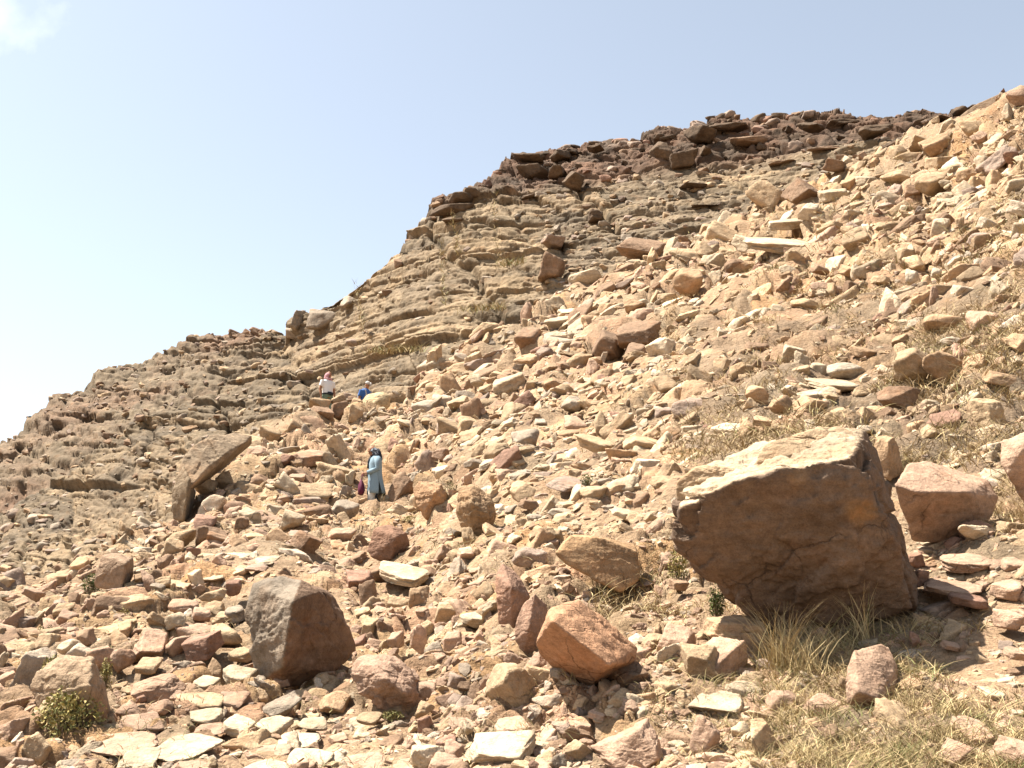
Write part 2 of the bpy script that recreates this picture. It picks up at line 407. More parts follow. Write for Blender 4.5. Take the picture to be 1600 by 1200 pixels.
# layered cliff
def strata_disp(P, seed, amp=1.0, mix=None, hmin=.28, hmax=.9):
    r = np.random.default_rng(seed)
    th = r.uniform(hmin, hmax, 400) * r.choice([.5, 1.1, 1.8, 2.6], 400)
    bounds = np.cumsum(th) - 25
    warp = fbm(P * .05, 2, seed) * .35 + fbm(P * .35, 2, seed + 5) * .08
    zz = P[..., 2] + .13 * P[..., 0] + warp
    s = P[..., 0] * .92 + P[..., 1] * .38
    li = np.clip(np.searchsorted(bounds, zz), 1, 398)
    fr = (zz - bounds[li - 1]) / th[li]
    z0 = np.zeros_like(li)
    lay = r.normal(0, .17, 400)[li]
    blen = r.uniform(2.2, 8.0, 400)[li]
    soff = r.uniform(0, 50, 400)[li]
    sw = s + fbm(P * .4, 2, seed + 9) * .5 + soff
    bi = np.floor(sw / blen).astype(np.int64); bf = sw / blen - bi
    hb = lambda k: hash3(bi, li.astype(np.int64), z0 + k, seed)
    blk = hb(0) - .5; blk = np.sign(blk) * np.abs(blk * 2) ** .7 / 2
    tilt = (hb(1) - .5) * (bf - .5)
    prof = -(.25 + 1.5 * hb(2) ** 2) * (1 - sstep(fr, .13, .24))
    edge = np.minimum(bf, 1 - bf) * blen
    joint = -.32 * hb(4) * np.exp(-(edge / .10) ** 2)
    big = fbm(P * .09, 3, seed + 3) * 1.6
    jw = (s + fbm(P * .5, 2, seed + 15) * .5) / 3.4                      # through-going vertical joints
    jf = np.abs(jw - np.round(jw)) * 3.4
    vj = -.55 * hash3(np.round(jw).astype(np.int64), z0, z0 + 9, seed) * np.exp(-(jf / .13) ** 2) * 1.5 + .5 * (hash3(np.floor(jw).astype(np.int64), z0, z0 + 8, seed) - .5)
    fade_ = sstep(fbm(np.stack([s * .22, zz * .9, zz * 0], -1), 3, seed + 81), -.30, .25)      # beds open and die out along the face
    st = fade_ * (.9 * lay + blk * .5 + prof * np.minimum(th[li], .8) * 1.0) + tilt * .4 + joint + .9 * vj
    # where the beds are broken up: irregular leaning blocks
    q = np.stack([s, zz * 1.5 + .35 * s], -1) + .35 * np.stack([fbm(P * .9, 2, seed + 61), fbm(P * .9, 2, seed + 62)], -1)
    w1, t1, _, g1 = facets(q / 2.3, seed + 71, tilt=2.2, crack=.45)
    w2, t2, _, g2 = facets(q / .8, seed + 72, tilt=1.8, crack=.4)
    wk = .62 * w1 + .34 * w2
    k = mix(P)
    qs = np.stack([s / 3.2, zz / .85], -1) + .12 * np.stack([fbm(P * .8, 2, seed + 63), fbm(P * .8, 2, seed + 64)], -1)
    w3 = facets(qs, seed + 73, tilt=1.2, crack=.5)[0]; w4 = facets(qs * 2.3 + 5, seed + 74, tilt=1.2, crack=.3)[0]
    lam = ridged(np.stack([s * .30, zz * 2.6, s * 0], -1), 3, seed + 75)
    st = st + .30 * w3 + .16 * w4 + .07 * lam
    return amp * (lerp(st, wk, k) + big * .7) + .10 * fbm(P * 1.1, 4, seed + 31) + .08 * ridged(P * 2.4, 3, seed + 37) * .7, (li * 31 + bi * 7) * (k < .5) + (t1 * 5000).astype(np.int64) * (k >= .5)

def cliff_patch(name, us, top, bot, depth, rows, seed, ampf, step, drop, colf, mix):
    t = np.linspace(0, 1, rows)
    V = bot(us)[None] + (top(us) - bot(us))[None] * t[:, None]
    U = np.broadcast_to(us, V.shape)
    P = backfold(at(U, V, depth(U, V)), 12, step, drop)
    N = grid_normals(P)
    N[rows - 2:] = np.array([0, -.3, .95])
    N = N * .6 + np.array([0, -.5, .12]); N /= np.linalg.norm(N, axis=-1, keepdims=True)
    d, li = strata_disp(P, seed, ampf(P, U, V, rows), mix)
    P2 = P + N * d[..., None]
    o = mesh_obj(name, P2.reshape(-1, 3), grid_faces(*P2.shape[:2]), M_CLIFF, colf(P2, d, li, V).reshape(-1, 3))
    tag(o, kind='structure')
    return o, P2, V, U
GREYTAN = np.array([.185, .138, .09]); TANC = np.array([.275, .198, .118]); DARKC = np.array([.09, .060, .039]); REDC = np.array([.18, .10, .062])
# height of the dark varnished cap rock as a plain level in the world (beds dip towards the left)
def cap_mask(P):
    lvl = P[..., 2] - .03 * P[..., 0] + fbm(P * .25, 3, 77) * 1.6
    return sstep(lvl, 25.6, 27.6)
def colB(P, d, li, V):
    k = fbm(P * .35, 4, 51); k2 = fbm(P * 1.3, 3, 53)
    c = lerp(GREYTAN, TANC, np.clip(.4 + k * .9, 0, 1)[..., None]) * (1 + .28 * k2[..., None])
    lt = (hash3(li.astype(np.int64), np.zeros_like(li), np.zeros_like(li), 5) - .5)[..., None]
    c = c * (1 + .55 * lt) * (1 - np.array([0, .05, .12]) * lt)
    c = c * (1 - .16 * sstep(-P[..., 0], 7, 15))[..., None]
    m = cap_mask(P)[..., None]
    cap = lerp(DARKC, REDC, np.clip(.30 + .9 * fbm(P * .5, 3, 57), 0, 1)[..., None]) * (1 + .3 * k2[..., None])
    c = lerp(c, cap, m)
    return np.clip(c, .02, .8)
def ampB(P, U, V, rows):
    a = np.full(P.shape[:2], .85)
    lft = sstep(-P[..., 0], 12, 22)
    a = a * (1 + .25 * lft)
    a = a * (1 + .5 * cap_mask(P))
    a[rows:] *= .5
    return a
botB = lambda u: np.maximum(L1(u) + 60, SKYB(u) + 70)
uB = np.linspace(-160, 1600, 1150)
cliff, PB, VBg, UBg = cliff_patch('cliff', uB, SKYB, botB, DB, 340, 5, ampB, 2.2, .55, colB, lambda P: np.clip(.5 * sstep(-P[..., 0], 9, 17) + sstep(P[..., 0], 5, 14) * .5 + cap_mask(P) * .3 + .4 * fbm(P * .15, 2, 91), 0, 1))
def colC(P, d, li, V):
    k = fbm(P * .2, 4, 61); k2 = fbm(P * .9, 3, 63)
    c = lerp(np.array([.19, .142, .092]), np.array([.19, .118, .075]), np.clip(.35 + k * 1.3, 0, 1)[..., None]) * (1 + .3 * k2[..., None])
    return np.clip(c, .02, .8)
uC = np.linspace(-420, 560, 330)
ridge, PC, VCg, UCg = cliff_patch('ridge', uC, SKYC, lambda u: np.maximum(SKYB(u) + 60, SKYC(u) + 30), DC, 130, 23, lambda P, U, V, r: np.full(P.shape[:2], 1.25), 3.0, .8, colC, lambda P: np.clip(.5 + .7 * fbm(P * .1, 2, 93), 0, 1))
# the valley floor everything stands on
gx = np.linspace(-900, 900, 40); gy = np.linspace(-300, 1500, 40)
GX, GY = np.meshgrid(gx, gy); GP = np.stack([GX, GY, -6 + 1.5 * fbm(np.stack([GX, GY, GX * 0], -1) * .01, 2, 3)], -1)
gr = mesh_obj('ground', GP.reshape(-1, 3), grid_faces(40, 40), M_SOIL, soil_col(GP).reshape(-1, 3)); tag(gr, kind='structure')

# ---------------------------------------------------------------- rocks
TINT = dict(tan=(.425, .285, .158), pink=(.43, .26, .165), red=(.29, .145, .095), grey=(.33, .26, .185), pale=(.48, .355, .22), white=(.54, .43, .30),
            dark=(.13, .082, .047), brown=(.27, .165, .095), orange=(.43, .26, .135), mauve=(.32, .225, .165))
TINT = {k: np.array(v) * np.array([.98, 1.03, 1.13]) for k, v in TINT.items()}
for k in ('red', 'orange', 'mauve', 'pink', 'grey', 'white'): TINT[k] = TINT[k] * .7 + np.array([.40, .285, .185]) * .3 * (.85 if k in ('red', 'mauve') else 1)

def radial(dirs, N, H, p):
    q = np.maximum(dirs @ N.T / H[None], 0)
    m = q.max(1, keepdims=True)
    return 1.0 / (m[:, 0] * (((q / m) ** p).sum(1)) ** (1.0 / p))
def planes(style, r):
    box = np.array([[1, 0, 0], [-1, 0, 0], [0, 1, 0], [0, -1, 0], [0, 0, 1], [0, 0, -1]], float)
    def cuts(k, lo, hi):
        n = r.normal(size=(k, 3)); n /= np.linalg.norm(n, axis=1, keepdims=True); return n, r.uniform(lo, hi, k)
    if style == 'block':
        n = box + r.normal(0, .17, box.shape); h = r.uniform(.82, 1.05, 6); c = cuts(5, .9, 1.2); p = 75
    elif style == 'slab':
        n = box + r.normal(0, .12, box.shape) * np.array([1, 1, .6]); h = r.uniform(.85, 1.05, 6); c = cuts(6, .8, 1.1); c[0][:, 2] *= .2; p = 30
    elif style == 'round':
        n = box * 1 + r.normal(0, .3, box.shape); h = r.uniform(.9, 1.05, 6); c = cuts(12, .85, 1.05); p = 13
    elif style == 'wedge':
        n = np.array([[.95, -.1, .2], [-.95, -.1, .15], [0, .9, -.2], [.05, -.85, -.5], [.05, -.2, .95], [0, .1, -1]]) + r.normal(0, .1, (6, 3))
        h = r.uniform(.8, 1.0, 6); c = cuts(5, .9, 1.15); p = 75
    elif style == 'shard':
        n = box + r.normal(0, .3, box.shape); h = r.uniform(.8, 1.0, 6); c = cuts(6, .75, 1.1); p = 75
    else:   # boulder
        n = box + r.normal(0, .35, box.shape); h = r.uniform(.8, 1.05, 6); c = cuts(9, .72, 1.0); p = 60
    n = np.r_[n, c[0]]; n /= np.linalg.norm(n, axis=1, keepdims=True)
    return n, np.r_[h, c[1]], p
def rock_unit(style, seed, level, rough=1.0):
    r = np.random.default_rng(seed)
    D, F = ico(level)
    N, H, p = planes(style, r)
    V = D * radial(D, N, H, p)[:, None]
    s = r.uniform(0, 100, 3)
    fq = np.stack([V[:, 0] + .5 * V[:, 1], V[:, 2] * 1.2 + .5 * V[:, 1]], -1) + s[:2] + .1 * np.stack([fbm(V * 3 + s, 2, seed + 8), fbm(V * 3 - s, 2, seed + 9)], -1)
    k = 1 + rough * (.035 * fbm(V * 1.6 + s, 3, seed) + .02 * ridged(V * 3.1 + s, 3, seed + 3) + .07 * facets(fq / .8, seed + 11, tilt=1.6, crack=.1)[0] + (.03 * facets(fq / .3, seed + 12, tilt=1.6, crack=.2)[0] if level >= 4 else 0))
    if level >= 4: k = k + rough * .022 * fbm(V * 9 + s, 4, seed + 7)
    return V * k[:, None], F
def rot_m(ax, ay, az):
    return np.array(Matrix.Rotation(az, 3, 'Z') @ Matrix.Rotation(ay, 3, 'Y') @ Matrix.Rotation(ax, 3, 'X'))
def shade_col(V, tint, seed, amt=.2):
    r = np.random.default_rng(seed)
    c = tint * (1 + r.normal(0, .06)) * (1 + amt * fbm(V * 1.4 + seed, 3, seed % 97)[:, None])
    return np.clip(c, .02, .85)

BOULDERS = []       # (u, v, w, h, tintname, style, object, label)
def fit(V, box):
    """slide and scale a rock across the line of sight until it fills its measured outline"""
    u0, v0, u1, v1 = box
    for _ in range(3):
        U, W, d = project(V); c = V.mean(0); dc = (c - CAMP) @ FWD
        su = (u1 - u0) / (U.max() - U.min()); sv = (v1 - v0) / (W.max() - W.min())
        q = V - c; a = q @ RGT; b = q @ UPV
        V = V + ((su - 1) * a)[:, None] * RGT + ((sv - 1) * b)[:, None] * UPV
        U, W, d = project(V)
        V = V + (((u0 + u1) - (U.max() + U.min())) / 2 * dc / FPX) * RGT - (((v0 + v1) - (W.max() + W.min())) / 2 * dc / FPX) * UPV
    return V
def place_rock(box, style='boulder', tint='tan', roll=0, tilt=22, label=None, yaw=None, depth=None, mat=None, name='rock', parent=None, deep=None, group=None, seed=None, level=None):
    u0, v0, u1, v1 = box
    uc, vc, w, h = (u0 + u1) / 2, (v0 + v1) / 2, u1 - u0, v1 - v0
    seed = seed if seed is not None else int(uc * 7 + vc * 13) % 100003
    r = np.random.default_rng(seed)
    if depth is None:
        g, _ = groundA(uc, max(v1 - .12 * h, L1(uc) + 2)); depth = (g - CAMP) @ FWD
    hx, hz = w / 2 * depth / FPX, h / 2 * depth / FPX
    if deep is None:
        deep = {'slab': .95 * hx, 'shard': .8 * min(hx, hz), 'block': .9 * min(hx, hz * 1.5)}.get(style, .95 * min(hx, 1.4 * hz))
    if level is None: level = 6 if w * h > 9000 else 5 if w * h > 2600 else 4
    V, F = rock_unit(style, seed, level)
    yaw = r.uniform(-.5, .5) if yaw is None else math.radians(yaw)
    V = V @ rot_m(0, 0, yaw).T
    hz0 = hz * (.75 if style == 'slab' else 1)
    V = V * np.array([hx, deep, hz0])
    V = V @ np.array(Matrix.Rotation(math.radians(tilt), 3, 'X')).T          # lean the upper face to the slope
    V = V @ np.array(Matrix.Rotation(math.radians(-roll), 3, 'Y')).T
    c = at(uc, vc, depth + .25 * deep)
    V = fit(V + c, box)
    base = V[V[:, 2].argmin()].copy(); base[:2] = V[:, :2].mean(0)
    o = mesh_obj(name, V, F, mat or M_ROCK, shade_col(V, TINT[tint], seed), parent=parent, origin=base)
    if parent is None:
        BOULDERS.append([uc, vc, w, h, tint, style, o, label])
    return o
def hull_rock(pts, base_d, tint, label, p=60, level=5, name='boulder', rough=.5, parent=None, seed=1, mat=None, col=None, topcol=None, topdir=(0, 0, 1)):
    """a boulder from the corners of its faces; each corner: photograph position and metres nearer/farther"""
    if parent is None:                     # stand it on the slope: its lowest corner meets the ground there
        lo = max(pts, key=lambda q: q[1])
        g_, _ = groundA(lo[0], lo[1] - 3); base_d = float((g_ - CAMP) @ FWD) - lo[2] + .06
    else: base_d = parent['_d'] + base_d
    W = np.array([at(u, v, base_d + o) for u, v, o in pts])
    bm = bmesh.new()
    for w in W: bm.verts.new(w)
    bmesh.ops.convex_hull(bm, input=bm.verts[:])
    bm.normal_update()
    c = W.mean(0)
    N = []; H = []
    for f in bm.faces:
        n = np.array(f.normal); h = n @ (np.array(f.verts[0].co) - c)
        if h < 0: n, h = -n, -h
        if h > 1e-3 and f.calc_area() > 1e-5: N.append(n); H.append(h)
    bm.free()
    N = np.array(N); H = np.array(H)
    ext = (W.max(0) - W.min(0)) / 2
    D, F = ico(level)
    D = D * ext
    V = D * radial(D, N, H, p)[:, None]
    s = np.random.default_rng(seed).uniform(0, 50, 3)
    L = ext.max()
    nrm = V / np.linalg.norm(V, axis=1, keepdims=True)
    dz = rough * L * (.035 * fbm(V / L * 1.7 + s, 3, seed) + .03 * ridged(V / L * np.array([2.4, 2.4, 4.5]) + s, 3, seed + 2) + .028 * fbm(V / L * 8 + s, 4, seed + 4) + .012 * fbm(V / L * 24 + s, 3, seed + 6))
    fq = np.stack([V[:, 0] + .5 * V[:, 1], V[:, 2] * 1.3 + .4 * V[:, 1]], -1) / L + s[:2]
    fq = fq + .12 * np.stack([fbm(V / L * 3 + s, 2, seed + 8), fbm(V / L * 3 - s, 2, seed + 9)], -1)
    dz = dz + rough * L * (.075 * facets(fq / .62, seed + 11, tilt=1.6, crack=.12)[0] + .03 * facets(fq / .22, seed + 12, tilt=1.6, crack=.2)[0])
    V = V + nrm * dz[:, None] + c
    U, Wv, _ = project(V); PU, PV, _ = project(W)
    V = fit(V, (PU.min(), PV.min(), PU.max(), PV.max()))
    base = V.mean(0); base[2] = V[:, 2].min()
    cc = shade_col(V, TINT[tint] if col is None else np.array(col), seed + 5)
    if topcol is not None:                  # paler faces towards topdir: painted light and shade, besides weathering and varnish
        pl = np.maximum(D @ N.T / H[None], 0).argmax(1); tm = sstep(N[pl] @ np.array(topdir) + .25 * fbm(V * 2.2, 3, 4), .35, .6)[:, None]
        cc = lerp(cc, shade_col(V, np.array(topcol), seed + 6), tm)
    o = mesh_obj(name, V, F, mat or M_ROCK, cc, parent=parent, origin=base)
    if parent is None:
        o['_d'] = base_d
        BOULDERS.append([PU.mean(), PV.mean(), PU.max() - PU.min(), PV.max() - PV.min(), tint, 'hull', o, label])
    return o
def patch_spot(o, u, v, rad, col):
    # a spalled patch of fresher stone on a varnished face with shade in its colour
    me = o.data; n = len(me.vertices); co = np.empty(n * 3, np.float32); me.vertices.foreach_get('co', co); co = co.reshape(-1, 3) + np.array(o.location)
    U, W, d = project(co); rr_ = np.hypot(U - u, (W - v) * 1.3) * d / FPX
    k = (1 - sstep(rr_ + .05 * fbm(co * 9, 3, 3), rad * .4, rad))[:, None]
    c = np.empty(n * 4, np.float32); a = me.color_attributes['Col']; a.data.foreach_get('color', c); c = c.reshape(-1, 4)
    c[:, :3] = lerp(c[:, :3], np.array(col), .75 * k); a.data.foreach_set('color', c.ravel())
# ---- the boulders one notices first, from the corners of their faces
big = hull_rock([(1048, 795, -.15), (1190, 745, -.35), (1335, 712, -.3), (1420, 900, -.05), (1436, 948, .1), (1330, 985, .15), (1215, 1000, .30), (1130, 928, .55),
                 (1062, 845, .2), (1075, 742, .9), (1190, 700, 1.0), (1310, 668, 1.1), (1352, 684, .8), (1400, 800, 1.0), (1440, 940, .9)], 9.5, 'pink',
                'huge pale-topped boulder with broad overhanging shaded brown face on the right', p=55, level=7, rough=1.15, seed=21, col=(.205, .138, .094), topcol=(.40, .30, .20))  # front darkened for shade, top paled for sun, beyond its varnish and bleaching
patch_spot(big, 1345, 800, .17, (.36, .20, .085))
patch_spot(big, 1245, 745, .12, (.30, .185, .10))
hull_rock([(1182, 722, 0), (1196, 696, .1), (1262, 676, .25), (1312, 666, .3), (1350, 684, .1), (1345, 704, -.05), (1250, 712, -.08), (1200, 735, .0), (1230, 690, .9), (1320, 680, .9)], .25, 'tan',
          None, p=30, level=6, rough=.8, seed=23, name='ledge', parent=big)
hull_rock([(1056, 752, 0), (1090, 726, .1), (1150, 732, .1), (1180, 748, .0), (1100, 775, -.05), (1060, 785, -.03), (1085, 735, .8), (1160, 740, .8)], .25, 'tan',
          None, p=30, level=6, rough=.8, seed=24, name='ledge', parent=big)
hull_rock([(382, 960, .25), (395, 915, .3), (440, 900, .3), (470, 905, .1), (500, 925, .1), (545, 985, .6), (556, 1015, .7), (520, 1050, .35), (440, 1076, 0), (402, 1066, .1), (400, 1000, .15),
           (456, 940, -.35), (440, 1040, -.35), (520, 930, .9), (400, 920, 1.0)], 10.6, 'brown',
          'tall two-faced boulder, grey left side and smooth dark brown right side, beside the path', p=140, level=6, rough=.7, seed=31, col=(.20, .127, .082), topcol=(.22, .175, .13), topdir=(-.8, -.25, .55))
hull_rock([(864, 970, -.32), (953, 1038, -.30), (878, 941, .12), (905, 937, .22), (996, 1010, .36), (990, 1032, .22), (838, 1006, .12), (846, 1024, .28), (915, 1080, .42), (945, 1060, .3), (858, 950, .0), (900, 950, .9), (985, 1020, 1.0), (900, 1050, 1.0)], 8.6, 'pink',
          'tilted rectangular block with dark lower left face and sunlit ribbed pink upper right face', p=60, level=6, rough=.38, seed=33, col=(.42, .235, .135))
hull_rock([(868, 866, 0), (892, 838, .25), (940, 842, .35), (995, 862, .5), (1000, 905, .3), (970, 926, .05), (930, 905, .05), (885, 882, 0), (900, 835, .8), (990, 850, 1.0), (965, 920, .7)], 11.6, 'orange',
          'broad tan slab boulder with a sloping undercut lower edge, left of the huge boulder', p=60, level=6, rough=.4, seed=35, col=(.45, .28, .15))
hull_rock([(1321, 1062, .1), (1335, 1015, .25), (1375, 1006, .35), (1404, 1038, .3), (1398, 1060, .25), (1406, 1098, .12), (1372, 1090, -.1), (1342, 1080, -.12), (1325, 1100, .0), (1345, 1108, 0), (1375, 1110, .2), (1390, 1010, .7), (1330, 1030, .6)], 7.4, 'pink',
          'pale pink angular upright block above the dry grass at lower right', p=60, level=6, rough=.4, seed=37)
hull_rock([(47, 1080, .15), (60, 1050, .2), (105, 1023, .2), (145, 1030, .05), (160, 1075, .35), (178, 1130, .4), (145, 1142, .1), (95, 1125, 0), (60, 1110, .05), (140, 1070, -.2), (138, 1120, -.15), (90, 1030, .8), (150, 1040, .9)], 8.9, 'grey',
          'large grey-brown angular boulder behind the yellow-green shrub at lower left', p=40, level=6, rough=.7, seed=39, col=(.32, .225, .145))
blk = hull_rock([(1398, 758, 0), (1420, 725, .4), (1445, 720, .7), (1490, 742, .8), (1545, 752, .6), (1560, 780, .4), (1545, 815, .3), (1490, 850, .25), (1425, 846, .25), (1405, 795, .1), (1432, 770, -.12), (1510, 770, -.1)], 9.7, 'pink',
          'split block with bright white-lit top and shaded front, right of the huge boulder', p=60, level=6, rough=.4, seed=41)
hull_rock([(1563, 720, 0), (1568, 690, .1), (1600, 672, .2), (1650, 665, .3), (1680, 720, .2), (1660, 800, .1), (1610, 798, 0), (1590, 770, .0), (1575, 740, -.1), (1600, 700, -.2), (1640, 690, .9)], 9.4, 'pink',
          'tan boulder with a hollowed face cut by the right edge of view', p=25, level=6, rough=.7, seed=43)
hull_rock([(547, 1045, .2), (560, 1025, .25), (610, 1022, .3), (645, 1040, .3), (666, 1080, .3), (655, 1105, .1), (620, 1116, 0), (585, 1100, 0), (560, 1085, .05), (600, 1060, -.2), (640, 1085, -.15), (610, 1025, .9)], 9.5, 'mauve',
          'rounded mauve-brown boulder with a rough face right of the two-faced boulder', p=16, level=6, rough=.9, seed=45, col=(.35, .23, .16))
hull_rock([(574, 860, .1), (584, 826, .15), (610, 820, .2), (634, 832, .3), (642, 862, .4), (628, 880, .2), (598, 878, 0), (580, 872, 0), (618, 840, -.15), (612, 872, -.12), (610, 822, .6)], 16.2, 'mauve',
          'smooth red-brown boulder under the woman in blue, above the red rock', p=22, level=6, rough=.5, seed=47, col=(.33, .19, .125))
hull_rock([(147, 905, .1), (160, 868, .2), (185, 864, .25), (208, 872, .35), (209, 900, .35), (196, 925, .1), (165, 920, 0), (150, 918, .1), (198, 880, -.15), (190, 920, -.12), (180, 866, .9)], 16.0, 'mauve',
          'upright grey-brown boulder standing on a flat block by the green shrub', p=30, level=6, rough=.5, seed=49, col=(.33, .225, .15))
hull_rock([(564, 632, .2), (572, 618, .3), (598, 612, .3), (610, 618, .3), (610, 634, .2), (596, 646, 0), (572, 649, 0), (565, 645, .1), (585, 630, -.3), (590, 620, 1.0), (600, 640, 1.0)], 32.5, 'pale',
          'large smooth pale egg-shaped boulder below the person in blue shirt', p=14, level=6, rough=.5, seed=51, col=(.55, .42, .25))
hull_rock([(665, 580, .1), (668, 552, .1), (678, 542, .2), (690, 538, .3), (692, 572, .3), (683, 578, -.1), (680, 548, -.1), (685, 545, .7)], 38.5, 'tan',
          'narrow upright standing stone at the foot of the cliff', p=40, level=6, rough=.6, seed=53)
hull_rock([(774, 900, .2), (786, 880, .3), (812, 900, .3), (828, 932, .2), (810, 962, 0), (800, 990, .0), (780, 980, .1), (776, 940, .1), (800, 920, -.1), (800, 890, .8), (820, 940, .7)], 10.9, 'mauve',
          'left half of the cracked purplish-brown slab set in the rubble bank', p=50, level=6, rough=.45, seed=55, col=(.37, .225, .155))
hull_rock([(806, 975, .1), (818, 945, .1), (836, 928, .2), (856, 945, .3), (856, 985, .2), (842, 1022, .05), (818, 1022, 0), (804, 1000, .05), (828, 980, -.1), (840, 940, .7), (845, 1000, .7)], 10.5, 'mauve',
          'right half of the cracked purplish-brown slab set in the rubble bank', p=50, level=6, rough=.45, seed=57, col=(.385, .24, .165))
hull_rock([(712, 800, .2), (716, 765, .25), (740, 756, .3), (768, 775, .3), (776, 805, .3), (762, 838, .1), (738, 848, 0), (722, 830, .1), (735, 785, -.15), (760, 800, -.1), (740, 760, .8)], 16.0, 'brown',
          'hollow-faced brown boulder with a dark cavity, right of the smooth red-brown boulder', p=20, level=6, rough=.9, seed=59, col=(.34, .225, .13))
hull_rock([(646, 768, .2), (656, 752, .25), (690, 756, .3), (700, 775, .3), (698, 795, .2), (684, 808, .1), (668, 815, 0), (652, 790, 0), (680, 770, -.15), (664, 800, -.1), (680, 755, .8)], 17.6, 'pink',
          'blocky brown rock with shaded notch just right of the woman in blue', p=35, level=6, rough=.8, seed=61, col=(.40, .245, .14))
hull_rock([(1484, 193, 0), (1494, 200, 0), (1530, 176, -.2), (1571, 153, .0), (1566, 145, .2), (1520, 166, .1), (1490, 190, 1.2), (1562, 148, 1.4)], 40, 'brown',
          'long dark slab leaning up towards the skyline at upper right', p=50, level=5, rough=.5, seed=63, col=(.20, .135, .085))
